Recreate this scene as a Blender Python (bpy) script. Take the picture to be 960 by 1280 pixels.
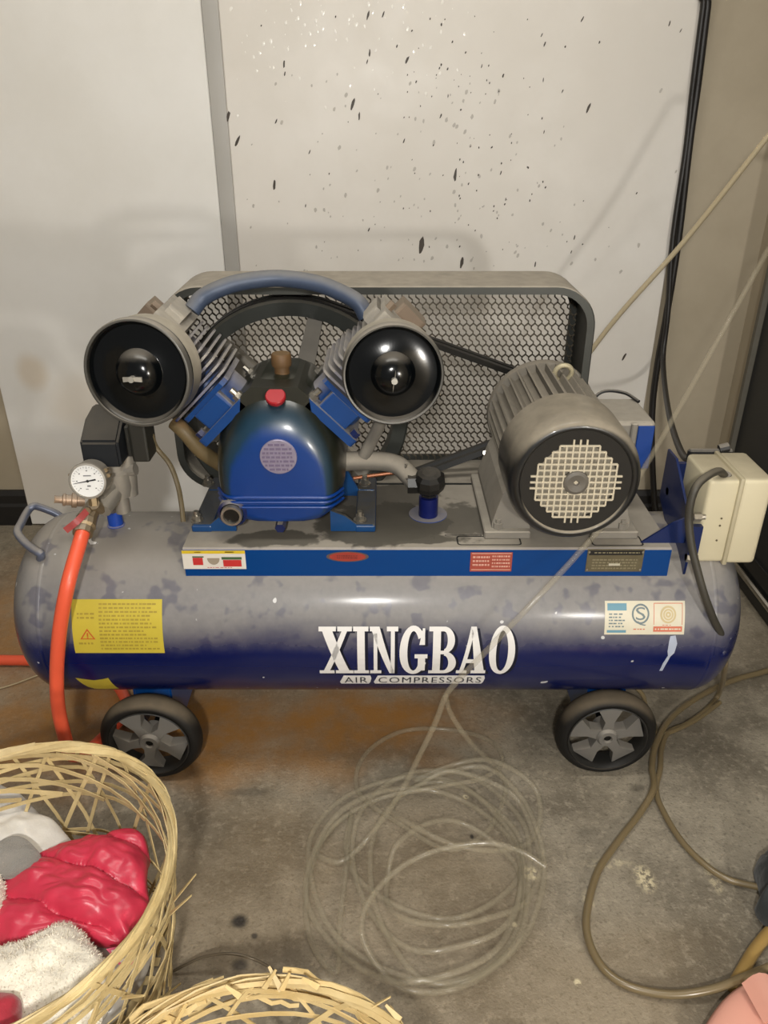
import bpy, bmesh, math, random
from mathutils import Vector, Matrix, noise
random.seed(7)
for o in list(bpy.data.objects): bpy.data.objects.remove(o)
scene = bpy.context.scene
COL = scene.collection
# ------------------------------------------------------------------ camera
F = 980.0; TH = math.radians(27.5); H = 1.084
cam_d = bpy.data.cameras.new('camera'); cam = bpy.data.objects.new('camera', cam_d); COL.objects.link(cam)
cam_d.sensor_fit = 'VERTICAL'; cam_d.sensor_height = 36.0; cam_d.sensor_width = 27.0
cam_d.lens = F/1280.0*36.0; cam_d.clip_start = 0.02
cam.location = (0, 0, H); cam.rotation_euler = (math.pi/2-TH, 0, 0)
scene.camera = cam
# ------------------------------------------------------------------ light and exposure
w = bpy.data.worlds.new('room_ambient'); scene.world = w; w.use_nodes = True
w.node_tree.nodes['Background'].inputs[0].default_value = (1.0, 0.95, 0.88, 1)
w.node_tree.nodes['Background'].inputs[1].default_value = 0.20
def point_light(name, loc, power, radius, color):
    d = bpy.data.lights.new(name, 'POINT'); d.energy = power; d.shadow_soft_size = radius; d.color = color
    o = bpy.data.objects.new(name, d); COL.objects.link(o); o.location = loc; return o
point_light('phone_flash', (-0.05, -0.42, 1.30), 66.0, 0.04, (1.0, 0.975, 0.93))
point_light('hand_lamp', (0.80, -0.78, 0.81), 46.0, 0.06, (1.0, 0.965, 0.91))
cl_d = bpy.data.lights.new('ceiling_lamp', 'AREA'); cl_d.shape = 'RECTANGLE'; cl_d.size = 1.5; cl_d.size_y = 0.5; cl_d.energy = 24.0; cl_d.color = (1.0, 0.96, 0.88)
cl_o = bpy.data.objects.new('ceiling_lamp', cl_d); COL.objects.link(cl_o); cl_o.location = (-0.1, 0.7, 2.6)
scene.view_settings.view_transform = 'Standard'; scene.view_settings.look = 'None'
scene.view_settings.gamma = 1.0; scene.view_settings.use_curve_mapping = False
scene.view_settings.exposure = 0.0
# ------------------------------------------------------------------ measuring helpers
CT, ST = math.cos(TH), math.sin(TH)
def ray(u, v):
    a = (u-480)/F; b = -(v-640)/F
    return Vector((a, CT+b*ST, -ST+b*CT))
def P(u, v, Y=None, Z=None):
    d = ray(u, v)
    t = Y/d.y if Y is not None else (Z-H)/d.z
    return Vector((0, 0, H)) + d*t
def fl(u, v, z=0.0): return P(u, v, Z=z)
TY, TZ, TR = 1.191, 0.285, 0.16
def tank_hit(u, v):
    d = ray(u, v); oy, oz = -TY, H-TZ
    a = d.y**2+d.z**2; b = 2*(oy*d.y+oz*d.z); c = oy*oy+oz*oz-TR*TR
    q = max(0, b*b-4*a*c); t = (-b-math.sqrt(q))/(2*a)
    p = Vector((0, 0, H))+d*t
    return p.x, math.atan2(p.z-TZ, TY-p.y)
def tank_pt(x, phi, off=0.0): return Vector((x, TY-(TR+off)*math.cos(phi), TZ+(TR+off)*math.sin(phi)))
# ------------------------------------------------------------------ materials
def lin(c):
    return tuple((x/255/12.92 if x/255 <= .04045 else ((x/255+.055)/1.055)**2.4) for x in c)
def rgba(c): return lin(c)+(1,)
MATS = {}
class NT:
    def __init__(s, name):
        s.m = bpy.data.materials.new(name); s.m.use_nodes = True; s.t = s.m.node_tree
        s.b = s.t.nodes['Principled BSDF']
    def n(s, kind, **kw):
        x = s.t.nodes.new(kind)
        for k, v in kw.items(): setattr(x, k, v)
        return x
    def l(s, a, b): s.t.links.new(a, b)
    def math(s, op, a, b=None, c=None, clamp=False):
        x = s.n('ShaderNodeMath', operation=op, use_clamp=clamp)
        for i, v in enumerate((a, b, c)):
            if v is None: continue
            if hasattr(v, 'node'): s.l(v, x.inputs[i])
            else: x.inputs[i].default_value = v
        return x.outputs[0]
    def smooth(s, val, lo, hi):
        x = s.n('ShaderNodeMapRange', interpolation_type='SMOOTHSTEP')
        s.l(val, x.inputs['Value']); x.inputs['From Min'].default_value = lo; x.inputs['From Max'].default_value = hi
        return x.outputs['Result']
    def mix(s, fac, a, b, blend='MIX'):
        x = s.n('ShaderNodeMix', data_type='RGBA', blend_type=blend)
        for i, v in ((0, fac), (6, a), (7, b)):
            if hasattr(v, 'node'): s.l(v, x.inputs[i])
            elif i == 0: x.inputs[0].default_value = v
            else: x.inputs[i].default_value = v
        return x.outputs[2]
    def noise(s, scale, detail=4, rough=.55, vec=None, out='Fac'):
        x = s.n('ShaderNodeTexNoise'); x.inputs['Scale'].default_value = scale
        x.inputs['Detail'].default_value = detail; x.inputs['Roughness'].default_value = rough
        if vec is None: vec = s.pos()
        s.l(vec, x.inputs['Vector']); return x.outputs[out]
    def geo(s):
        if not hasattr(s, '_g'): s._g = s.n('ShaderNodeNewGeometry')
        return s._g
    def pos(s): return s.geo().outputs['Position']
    def nz(s, axis='Z'):
        if not hasattr(s, '_x'):
            s._x = s.n('ShaderNodeSeparateXYZ'); s.l(s.geo().outputs['Normal'], s._x.inputs[0])
        return s._x.outputs[axis]
    def bump(s, h, strength=.2, dist=.002):
        x = s.n('ShaderNodeBump'); x.inputs['Strength'].default_value = strength; x.inputs['Distance'].default_value = dist
        s.l(h, x.inputs['Height']); s.l(x.outputs[0], s.b.inputs['Normal'])
def M(name, color, rough=.5, metal=0.0, dust=None, var=.12, vscale=40, bump=0.0, spec=None, coat=0.0, alpha=None, trans=None):
    """dust = (colour, low normal z, high normal z, amount): settled dust on what faces up"""
    if name in MATS: return MATS[name]
    t = NT(name); c = rgba(color)
    nz_ = t.noise(vscale, 5)
    f = t.math('MULTIPLY_ADD', nz_, var*2, 1-var)
    col = t.mix(1.0, c, c); hs = t.n('ShaderNodeHueSaturation'); hs.inputs['Color'].default_value = c
    t.l(f, hs.inputs['Value']); col = hs.outputs[0]
    r = rough
    if dust:
        dc, lo, hi, amt = dust
        a = t.math('ADD', t.nz(), t.math('MULTIPLY_ADD', t.noise(9, 5, .6), .5, -.25))
        mk = t.math('MULTIPLY', t.smooth(a, lo, hi), amt)
        mk = t.math('MULTIPLY', mk, t.math('MULTIPLY_ADD', t.smooth(t.noise(28, 4, .6), .3, .7), .2, .8))
        dcol = t.mix(t.noise(60, 3), rgba(dc), rgba(tuple(x*.86 for x in dc)))
        col = t.mix(mk, col, dcol)
        t.l(t.math('MULTIPLY_ADD', mk, .9-rough, rough), t.b.inputs['Roughness'])
        t.l(t.math('MULTIPLY_ADD', mk, -metal, metal), t.b.inputs['Metallic'])
    else:
        t.b.inputs['Roughness'].default_value = rough; t.b.inputs['Metallic'].default_value = metal
    t.l(col, t.b.inputs['Base Color'])
    if spec is not None: t.b.inputs['Specular IOR Level'].default_value = spec
    if coat: t.b.inputs['Coat Weight'].default_value = coat; t.b.inputs['Coat Roughness'].default_value = .08
    if alpha is not None: t.b.inputs['Alpha'].default_value = alpha
    if trans: t.b.inputs['Transmission Weight'].default_value = trans
    if bump: t.bump(t.noise(vscale*3, 4), bump, .003)
    MATS[name] = t.m; return t.m
DUST = (166, 158, 145)
# ------------------------------------------------------------------ mesh helpers
BASE = {}
def put(o, parent=None):
    COL.objects.link(o)
    if parent: o.parent = parent
def obj(name, bm, mat, parent=None, smooth=True, angle=35, kind=None, label=None):
    """one bmesh (built in world metres) -> one object with its origin in the middle of its shape"""
    if isinstance(bm, bpy.types.Mesh): me = bm
    else:
        bm.normal_update(); me = bpy.data.meshes.new(name); bm.to_mesh(me); bm.free()
    n = len(me.vertices)
    lo = Vector([min(v.co[i] for v in me.vertices) for i in range(3)]); hi = Vector([max(v.co[i] for v in me.vertices) for i in range(3)])
    c = (lo+hi)/2
    me.transform(Matrix.Translation(-c))
    if smooth:
        me.polygons.foreach_set('use_smooth', [True]*len(me.polygons)); me.set_sharp_from_angle(angle=math.radians(angle))
    for m_ in (mat if isinstance(mat, (list, tuple)) else [mat]): me.materials.append(m_)
    o = bpy.data.objects.new(name, me); put(o, parent)
    BASE[o.name] = c.copy()
    o.location = c - (BASE[parent.name] if parent else Vector())
    if kind: o['kind'] = kind
    if label: o['label'] = label
    return o
def thing(name, loc, label, cat, group=None):
    o = bpy.data.objects.new(name, None); put(o); o.empty_display_size = .1
    o.location = loc; BASE[o.name] = Vector(loc); o['label'] = label; o['category'] = cat
    if group: o['group'] = group
    return o
def tag(o, label, cat, group=None):
    o['label'] = label; o['category'] = cat
    if group: o['group'] = group
    return o
def dup(o, parent, world, rot=None):
    c = o.copy(); COL.objects.link(c); c.parent = parent; BASE[c.name] = Vector(world)
    c.location = Vector(world) - (BASE[parent.name] if parent else Vector())
    if rot: c.rotation_euler = rot
    return c
def nb(): return bmesh.new()
def box(bm, lo, hi, bev=0.0, seg=2, rot=None, pivot=None):
    lo = Vector(lo); hi = Vector(hi); c = (lo+hi)/2; s = hi-lo
    r = bmesh.ops.create_cube(bm, size=1.0); vs = r['verts']
    bmesh.ops.scale(bm, vec=s, verts=vs); bmesh.ops.translate(bm, vec=c, verts=vs)
    if bev:
        es = list({e for v in vs for e in v.link_edges})
        q = bmesh.ops.bevel(bm, geom=es, offset=bev, segments=seg, profile=.5, affect='EDGES')
        vs = list({v for f in q['faces'] for v in f.verts} | {v for v in vs if v.is_valid})
    if rot is not None: bmesh.ops.rotate(bm, cent=pivot or c, matrix=rot, verts=vs)
    return vs
def frame_of(d):
    d = Vector(d).normalized(); a = Vector((0, 0, 1)) if abs(d.z) < .9 else Vector((1, 0, 0))
    x = d.cross(a).normalized(); y = d.cross(x).normalized(); return x, y, d
def lathe(bm, prof, org, axis, seg=32, closed=False):
    """prof = [(radius, distance along axis)]"""
    x, y, d = frame_of(axis); org = Vector(org); rings = []
    for r, h in prof:
        if r < 1e-6: rings.append([bm.verts.new(org+d*h)])
        else: rings.append([bm.verts.new(org+d*h+(x*math.cos(2*math.pi*k/seg)+y*math.sin(2*math.pi*k/seg))*r) for k in range(seg)])
    pairs = list(zip(rings, rings[1:]))
    if closed: pairs.append((rings[-1], rings[0]))
    for A, B in pairs:
        for k in range(seg):
            q = (k+1) % seg
            if len(A) == 1 and len(B) == 1: continue
            if len(A) == 1: bm.faces.new((A[0], B[q], B[k]))
            elif len(B) == 1: bm.faces.new((A[k], A[q], B[0]))
            else: bm.faces.new((A[k], A[q], B[q], B[k]))
    bmesh.ops.recalc_face_normals(bm, faces=bm.faces[:])
def cyl(bm, a, b, r, r2=None, seg=20):
    a = Vector(a); b = Vector(b); L = (b-a).length; r2 = r if r2 is None else r2
    lathe(bm, [(0, 0), (r, 0), (r2, L), (0, L)], a, b-a, seg)
def smooth_path(pts, n=10):
    pts = [Vector(p) for p in pts]; out = []
    q = [pts[0]*2-pts[1]] + pts + [pts[-1]*2-pts[-2]]
    for i in range(1, len(q)-2):
        a, b, c, d = q[i-1:i+3]
        for k in range(n):
            t = k/n
            out.append(.5*((2*b)+(c-a)*t+(2*a-5*b+4*c-d)*t*t+(3*b-a-3*c+d)*t**3))
    out.append(pts[-1]); return out
def tube(bm, pts, r, seg=10, n=8, cap=True, smooth=True, rfun=None):
    pts = smooth_path(pts, n) if smooth else [Vector(p) for p in pts]
    T = [(pts[min(i+1, len(pts)-1)]-pts[max(i-1, 0)]).normalized() for i in range(len(pts))]
    x, y, _ = frame_of(T[0]); rings = []
    for i, (p, t) in enumerate(zip(pts, T)):
        x = (x-t*x.dot(t)).normalized(); y = t.cross(x); rr = r if rfun is None else r*rfun(i/(len(pts)-1))
        rings.append([bm.verts.new(p+(x*math.cos(2*math.pi*k/seg)+y*math.sin(2*math.pi*k/seg))*rr) for k in range(seg)])
    for A, B in zip(rings, rings[1:]):
        for k in range(seg): bm.faces.new((A[k], A[(k+1) % seg], B[(k+1) % seg], B[k]))
    if cap: bm.faces.new(rings[0][::-1]); bm.faces.new(rings[-1])
def ribbon(bm, pts, wdirs, w, t, taper=False):
    """flat strip of width w, thickness t along pts; wdirs = width direction(s)"""
    n = len(pts); rings = []
    for i, p in enumerate(pts):
        p = Vector(p); T = (Vector(pts[min(i+1, n-1)])-Vector(pts[max(i-1, 0)])).normalized()
        wd = Vector(wdirs[i] if isinstance(wdirs, list) else wdirs); wd = (wd-T*wd.dot(T)).normalized(); nn = T.cross(wd)
        k = w*(1-.6*i/(n-1)) if taper else w
        rings.append([bm.verts.new(p+wd*a*k/2+nn*b*t/2) for a, b in ((-1, -1), (1, -1), (1, 1), (-1, 1))])
    for A, B in zip(rings, rings[1:]):
        for k in range(4): bm.faces.new((A[k], A[(k+1) % 4], B[(k+1) % 4], B[k]))
    bm.faces.new(rings[0][::-1]); bm.faces.new(rings[-1])
def prism(bm, poly, to3, d0, d1):
    """poly = 2D points; to3(a,b,d) -> world"""
    A = [bm.verts.new(to3(a, b, d0)) for a, b in poly]; B = [bm.verts.new(to3(a, b, d1)) for a, b in poly]
    n = len(poly); fa = bm.faces.new(A); fb = bm.faces.new(B[::-1])
    for k in range(n): bm.faces.new((A[k], B[k], B[(k+1) % n], A[(k+1) % n]))
    bmesh.ops.recalc_face_normals(bm, faces=bm.faces[:])
def rrect(x0, z0, x1, z1, r, n=6):
    o = []
    for cx, cz, a0 in ((x1-r, z1-r, 0), (x0+r, z1-r, 90), (x0+r, z0+r, 180), (x1-r, z0+r, 270)):
        for k in range(n+1):
            a = math.radians(a0+90*k/n); o.append((cx+r*math.cos(a), cz+r*math.sin(a)))
    return o
def loft(bm, sections, cap0=True, cap1=True):
    R = [[bm.verts.new(Vector(p)) for p in s] for s in sections]; n = len(R[0])
    for A, B in zip(R, R[1:]):
        for k in range(n): bm.faces.new((A[k], A[(k+1) % n], B[(k+1) % n], B[k]))
    if cap0: bm.faces.new(R[0][::-1])
    if cap1: bm.faces.new(R[-1])
    bmesh.ops.recalc_face_normals(bm, faces=bm.faces[:])
# ================================================================== THE SETTING
WY = 2.02
def struct(o): o['kind'] = 'structure'; return o
def blobs(t, specs, wob=.35, wscale=6, plane='xy', edge=(1.15, .35)):
    """stains with a shape of their own: list of (centre, rx, ry, inner) -> summed mask"""
    dn = t.n('ShaderNodeVectorMath', operation='MULTIPLY_ADD')
    nt_ = t.n('ShaderNodeTexNoise'); nt_.inputs['Scale'].default_value = wscale; nt_.inputs['Detail'].default_value = 5
    t.l(t.pos(), nt_.inputs['Vector'])
    t.l(nt_.outputs['Color'], dn.inputs[0]); dn.inputs[1].default_value = (wob, wob, wob); dn.inputs[2].default_value = (-wob/2,)*3
    out = None
    for c, rx, ry, amt in specs:
        a = t.n('ShaderNodeVectorMath', operation='SUBTRACT'); t.l(t.pos(), a.inputs[0]); a.inputs[1].default_value = (c.x, c.y, c.z)
        m_ = t.n('ShaderNodeVectorMath', operation='MULTIPLY'); t.l(a.outputs[0], m_.inputs[0]); m_.inputs[1].default_value = (1/rx, 1/ry, 0) if plane == 'xy' else (1/rx, 0, 1/ry)
        s_ = t.n('ShaderNodeVectorMath', operation='ADD'); t.l(m_.outputs[0], s_.inputs[0])
        sc = t.n('ShaderNodeVectorMath', operation='SCALE'); t.l(dn.outputs[0], sc.inputs[0]); sc.inputs['Scale'].default_value = 3.0
        t.l(sc.outputs[0], s_.inputs[1])
        L = t.n('ShaderNodeVectorMath', operation='LENGTH'); t.l(s_.outputs[0], L.inputs[0])
        v = t.math('MULTIPLY', t.smooth(L.outputs['Value'], *edge), amt)
        out = v if out is None else t.math('MAXIMUM', out, v)
    return out
def floor_mat():
    t = NT('stained_concrete')
    a = t.noise(5, 8, .65); b = t.noise(70, 5, .7); c = t.noise(1.6, 3)
    col = t.mix(t.smooth(a, .36, .64), rgba((106, 98, 84)), rgba((146, 137, 120)))
    col = t.mix(t.math('MULTIPLY', t.smooth(b, .48, .68), .5), col, rgba((168, 158, 139)))
    col = t.mix(t.math('MULTIPLY', t.smooth(t.noise(150, 3), .54, .68), .45), col, rgba((80, 72, 60)))
    col = t.mix(t.math('MULTIPLY', t.smooth(c, .4, .65), .25), col, rgba((120, 106, 84)))
    rust = blobs(t, [(fl(-20, 790), .42, .30, .75), (fl(120, 905), .38, .22, .95), (fl(255, 915), .22, .17, 1.0), (fl(440, 900), .30, .13, 1), (fl(545, 950), .06, .05, .45),
                     (fl(60, 720), .2, .2, .35), (fl(340, 925), .28, .13, .85)])
    col = t.mix(t.math('MULTIPLY', t.math('MULTIPLY', rust, t.math('MULTIPLY_ADD', t.smooth(t.noise(13, 6, .7), .3, .65), .5, .5)), .95), col, rgba((152, 104, 42)))
    brown = blobs(t, [(fl(310, 1110), .25, .22, .6), (fl(520, 1120), .25, .2, .45), (fl(700, 1250), .3, .15, .45)], .3, 9)
    col = t.mix(t.math('MULTIPLY', brown, .55), col, rgba((122, 100, 66)))
    spot = blobs(t, [(fl(299, 1152), .016, .014, .95), (fl(300, 1207), .016, .012, .8), (fl(318, 1170), .006, .006, .8), (fl(795, 985), .02, .01, .4), (fl(733, 1045), .03, .02, .3),
                     (fl(590, 1046), .004, .006, .9), (fl(310, 990), .05, .012, .35)], .1, 40)
    col = t.mix(spot, col, rgba((36, 31, 26)))
    pale = blobs(t, [(fl(664, 1092), .014, .016, 1), (fl(806, 1098), .018, .03, .9), (fl(643, 1156), .005, .005, 1), (fl(582, 996), .006, .006, .9), (fl(891, 1095), .012, .04, .5),
                     (fl(735, 1125), .01, .02, .6), (fl(722, 1228), .006, .006, .9), (fl(760, 1080), .05, .012, .35)], .14, 50)
    brk = t.smooth(t.noise(110, 4, .7), .42, .55)
    col = t.mix(t.math('MULTIPLY', pale, brk), col, rgba((205, 192, 158)))
    t.l(col, t.b.inputs['Base Color'])
    t.l(t.math('MULTIPLY_ADD', a, .35, .45), t.b.inputs['Roughness'])
    t.bump(t.math('ADD', t.noise(220, 4), t.math('MULTIPLY', a, 2.0)), .45, .003)
    return t.m
def wall_mat(name, c1, c2, rough, stains=None):
    t = NT(name); a = t.noise(2.2, 6, .6)
    col = t.mix(t.smooth(a, .3, .7), rgba(c1), rgba(c2))
    if stains: col = t.mix(t.math('MULTIPLY', blobs(t, stains, .15, 8, 'xz'), .45), col, rgba((196, 170, 128)))
    t.l(col, t.b.inputs['Base Color']); t.l(t.math('MULTIPLY_ADD', t.noise(12, 5), .25, rough-.1), t.b.inputs['Roughness'])
    t.bump(t.noise(30, 5), .06, .004)
    return t.m
bm = nb(); box(bm, (-2.6, -1.2, -.06), (2.2, 2.2, 0)); struct(obj('floor', bm, floor_mat(), smooth=False))
TAN = wall_mat('tan_wall_paint', (172, 160, 138), (158, 146, 124), .6)
bm = nb(); box(bm, (-2.6, WY, 0), (2.2, WY+.12, 2.7)); wall_back = struct(obj('wall_back', bm, TAN, smooth=False))
bm = nb(); box(bm, (-2.72, -1.2, 0), (-2.6, WY, 2.7)); struct(obj('wall_left', bm, TAN, smooth=False))
WB1 = wall_mat('white_board', (230, 228, 223), (220, 217, 210), .45, [(P(45, 462, Y=WY), .05, .06, .9), (P(110, 500, Y=WY), .12, .1, .5), (P(50, 600, Y=WY), .2, .12, .55)])
WB2 = wall_mat('spattered_white_board', (222, 217, 209), (210, 204, 194), .38)
bm = nb(); box(bm, (-1.02, WY-.022, .004), (-.394, WY, 2.6), .002, 1); obj('wall_board', bm, WB1, wall_back, label='smooth white wall board')
bm = nb(); box(bm, (-.357, WY-.018, .004), (.70, WY, 2.6), .002, 1); wb2 = obj('wall_board', bm, WB2, wall_back, label='white wall board spattered with dark specks')
bm = nb(); box(bm, (-.394, WY-.019, .004), (-.357, WY, 2.6), .003, 2)
struct(obj('trim_1', bm, wall_mat('grey_batten', (176, 173, 167), (166, 163, 157), .5)))
BB = M('black_baseboard', (28, 26, 25), .45, var=.3)
for nm, x0, x1 in (('baseboard_left', -2.6, -1.022), ('baseboard_right', .702, .9)):
    bm = nb()
    prism(bm, [(0, 0), (.022, 0), (.022, .06), (.016, .068), (.016, .092), (.008, .105), (0, .105)], lambda a, b, d: Vector((d, WY-a, b)), x0, x1)
    struct(obj(nm, bm, BB, smooth=False))
# paint specks on the boards: flat dark dabs and raised glossy drops
bm = nb()
def dab(bm, c, a, b, ang, lift=.0006, dome=0.0):
    n = 9; ca, sa = math.cos(ang), math.sin(ang); vs = []
    for k in range(n):
        q = 2*math.pi*k/n; j = random.uniform(.75, 1.2); x = a*math.cos(q)*j; z = b*math.sin(q)*j
        vs.append(bm.verts.new((c.x+x*ca-z*sa, c.y-lift, c.z+x*sa+z*ca)))
    m_ = bm.verts.new((c.x, c.y-lift-dome, c.z))
    for k in range(n): bm.faces.new((vs[k], vs[(k+1) % n], m_))
BYF = WY-.018
big = [(285, 146, 10), (297, 176, 9), (355, 80, 6), (356, 92, 4), (441, 130, 9), (449, 145, 6), (343, 231, 8), (345, 152, 4), (387, 190, 4), (460, 19, 6), (479, 18, 5), (462, 66, 5), (459, 77, 4),
       (509, 75, 7), (735, 136, 8), (569, 219, 10), (527, 306, 16), (577, 329, 10), (728, 24, 4), (681, 55, 4), (677, 44, 3), (679, 100, 3), (703, 114, 3), (602, 83, 3), (505, 176, 4),
       (626, 216, 4), (680, 165, 3), (718, 297, 4), (714, 315, 3), (669, 330, 5), (551, 145, 4), (560, 120, 3), (837, 29, 4), (851, 38, 3), (461, 287, 4), (382, 257, 3), (780, 446, 9), (632, 249, 3)]
for u, v, s in big:
    c = P(u, v, Y=BYF); k = s*.0014
    dab(bm, c, k*.28, k, random.uniform(-.5, -.05))
for i in range(110):
    u = random.gauss(570, 90); v = random.uniform(20, 335)
    if 300 < u < 860: k = random.uniform(.0008, .0022); dab(bm, P(u, v, Y=BYF), k*.8, k*1.4, random.uniform(-.6, 0))
obj('dark_paint_specks', bm, M('dark_speck', (62, 52, 42), .5), wb2, kind='stuff')
bm = nb()
for i in range(130):
    u = random.gauss(540, 120); v = random.uniform(90, 340)
    if 300 < u < 850: k = random.uniform(.0015, .005); dab(bm, P(u, v, Y=BYF), k*.7, k*1.2, random.uniform(-.6, 0), .0004)
obj('grey_paint_specks', bm, M('grey_speck', (178, 172, 163), .5), wb2, kind='stuff')
bm = nb()
for i in range(90):
    u = random.gauss(400, 85); v = abs(random.gauss(0, 60))
    if 282 < u < 700: k = random.uniform(.0010, .0042); dab(bm, P(u, v, Y=BYF), k*.8, k*1.3, random.uniform(-.6, .3), .0003, k*random.uniform(.08, .3))
obj('glossy_paint_drops', bm, M('glossy_drop', (236, 232, 224), .12, coat=.5), wb2, kind='stuff')
# dark door with a bright metal strip, on the right
DX = .90
bm = nb(); box(bm, (DX+.03, -1.2, 0), (DX+.15, WY, 2.7)); struct(obj('wall_right', bm, TAN, smooth=False))
bm = nb(); box(bm, (DX, .75, .005), (DX+.028, 1.86, 2.02), .003, 1)
door = struct(obj('door_1', bm, M('black_door', (30, 31, 31), .42, dust=(DUST, .6, 1, .6)), smooth=False))
bm = nb()
prism(bm, [(0, 0), (.014, 0), (.014, .006), (.005, .006), (.005, .03), (0, .03)], lambda a, b, d: Vector((DX-.012+b, 1.86+a, d)), 0.0, 2.06)
obj('door_frame', bm, M('grey_frame', (92, 88, 78), .5), door)
bm = nb(); tube(bm, [(DX-.012, 1.80, .054), (DX-.012, .78, .054)], .009, 10, 1, smooth=False); obj('metal_strip', bm, M('chrome', (190, 186, 178), .18, 1.0), door)
bm = nb(); box(bm, (DX-.006, .76, .068), (DX+.001, 1.855, .11), .001, 1); box(bm, (DX-.006, .76, .005), (DX+.001, 1.855, .042), .001, 1)
obj('kick_plate', bm, M('dark_metal', (48, 48, 47), .35, .6), door)
# ================================================================== THE COMPRESSOR
BLUE = M('blue_paint', (0, 57, 118), .32, dust=(DUST, .35, .85, .96), var=.1, coat=.25)
NAVY = M('navy_paint', (7, 26, 76), .3, dust=(DUST, .35, .85, .96), var=.1, coat=.3)
DUSTY = M('dusty_iron', (112, 108, 101), .65, .1, dust=((172, 164, 150), -.3, .5, .95), var=.15)
DUSTYB = M('dusty_blue_iron', (42, 62, 122), .55, 0, dust=((160, 154, 144), -.35, .2, .97), var=.15)
BLACK = M('black_gloss', (17, 18, 20), .22, dust=(DUST, .45, .95, .95), var=.1, coat=.3)
BLACKM = M('black_matt', (27, 27, 28), .5, dust=(DUST, .5, 1.0, .75), var=.1)
RUBBER = M('tyre_rubber', (19, 18, 17), .55, spec=.3, dust=((104, 93, 76), .25, .8, .9), var=.15)
GREYP = M('grey_plastic', (104, 101, 96), .5, dust=(DUST, .4, .9, .5), var=.1)
STEEL = M('dull_steel', (165, 160, 150), .32, .85, var=.15)
BRASS = M('tarnished_brass', (150, 132, 104), .4, .7, dust=(DUST, .3, .9, .7), var=.2)
CASTAL = M('cast_aluminium', (160, 155, 146), .45, .55, dust=(DUST, .2, .9, .7), var=.2)
def tank_paint():
    t = NT('tank_paint')
    sp = t.n('ShaderNodeSeparateXYZ'); t.l(t.pos(), sp.inputs[0])
    big = t.noise(7, 6, .62); med = t.noise(22, 5, .6)
    a = t.math('ADD', t.nz(), t.math('MULTIPLY_ADD', big, .34, -.17))
    a = t.math('ADD', a, t.math('MULTIPLY_ADD', med, .16, -.08))
    mk = t.smooth(a, -.03, .46)
    blot = t.smooth(t.noise(26, 2, .5), .55, .64)                   # rubbed, drop-shaped marks in the dust
    mk = t.math('MULTIPLY', mk, t.math('MULTIPLY_ADD', blot, -.36, .98))
    dc = t.mix(t.noise(90, 4), rgba((133, 130, 128)), rgba((113, 111, 110)))
    top = t.smooth(t.nz(), .55, .95)
    dc = t.mix(t.math('MULTIPLY', top, .7), dc, rgba((150, 143, 132)))
    col = t.mix(mk, rgba((5, 19, 74)), dc)
    spk = t.smooth(t.noise(55, 1, .3), .765, .79)
    col = t.mix(t.math('MULTIPLY', spk, .8), col, rgba((215, 215, 215)))
    t.l(col, t.b.inputs['Base Color'])
    t.l(t.math('MULTIPLY_ADD', mk, .28, .22), t.b.inputs['Roughness'])
    t.b.inputs['Coat Weight'].default_value = .25; t.b.inputs['Coat Roughness'].default_value = .16
    return t.m
comp = thing('air_compressor', (0, TY, 0), 'large dusty blue piston air compressor on a horizontal wheeled tank', 'compressor')
X0, X1, HD = -.645, .622, .085
prof = [(0, 0)]
for k in range(1, 13): a = math.pi/2*k/12; prof.append((TR*math.sin(a), HD*(1-math.cos(a))))
prof += [(TR, HD+.01+i*(X1-X0-2*HD-.02)/8) for i in range(9)]
L = X1-X0
prof += [(r, L-h) for r, h in prof[:13][::-1]]
bm = nb(); lathe(bm, prof, (X0, TY, TZ), (1, 0, 0), 96); tank = obj('tank', bm, tank_paint(), comp, angle=60)
for xs in (X0+HD, X1-HD):
    bm = nb(); lathe(bm, [(TR-.001, -.005), (TR+.0005, -.002), (TR+.0005, .002), (TR-.001, .005)], (xs, TY, TZ), (1, 0, 0), 72)
    obj('weld_seam', bm, bpy.data.materials['tank_paint'], tank)
# --- print wrapped on the tank
def tank_map(px):
    u0, v0, u1, v1 = px; um, vm = (u0+u1)/2, (v0+v1)/2
    x0 = tank_hit(u0, vm)[0]; x1 = tank_hit(u1, vm)[0]; p1 = tank_hit(um, v0)[1]; p0 = tank_hit(um, v1)[1]
    return lambda s, t, off: tank_pt(x0+(x1-x0)*s, p0+(p1-p0)*t, off)
def wrap(bm2, f, off, thick=0.0):
    """bm2: flat mesh in unit square (x,y) -> cut into bands and laid on the tank"""
    for i in range(1, 8):
        g = bm2.verts[:]+bm2.edges[:]+bm2.faces[:]
        bmesh.ops.bisect_plane(bm2, geom=g, plane_co=(0, i/8, 0), plane_no=(0, 1, 0))
    for v in bm2.verts: v.co = f(v.co.x, v.co.y, off)
    bmesh.ops.recalc_face_normals(bm2, faces=bm2.faces[:])
    for fc in bm2.faces:
        c = fc.calc_center_median()
        if fc.normal.dot(c-Vector((c.x, TY, TZ))) < 0: fc.normal_flip()
    return bm2
def poly(bm2, pts): return bm2.faces.new([bm2.verts.new((a, b, 0)) for a, b in pts])
def rect(bm2, a, b, c, d): return poly(bm2, [(a, b), (c, b), (c, d), (a, d)])
def ringarc(bm2, cx, cy, ro, so, ri, si, a0, a1, n=28):
    pts = []
    for k in range(n+1):
        a = math.radians(a0+(a1-a0)*k/n); pts.append(((cx+ro*math.cos(a), cy+so*math.sin(a)), (cx+ri*math.cos(a), cy+si*math.sin(a))))
    for (o0, i0), (o1, i1) in zip(pts, pts[1:]): poly(bm2, [o0, o1, i1, i0])
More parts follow.
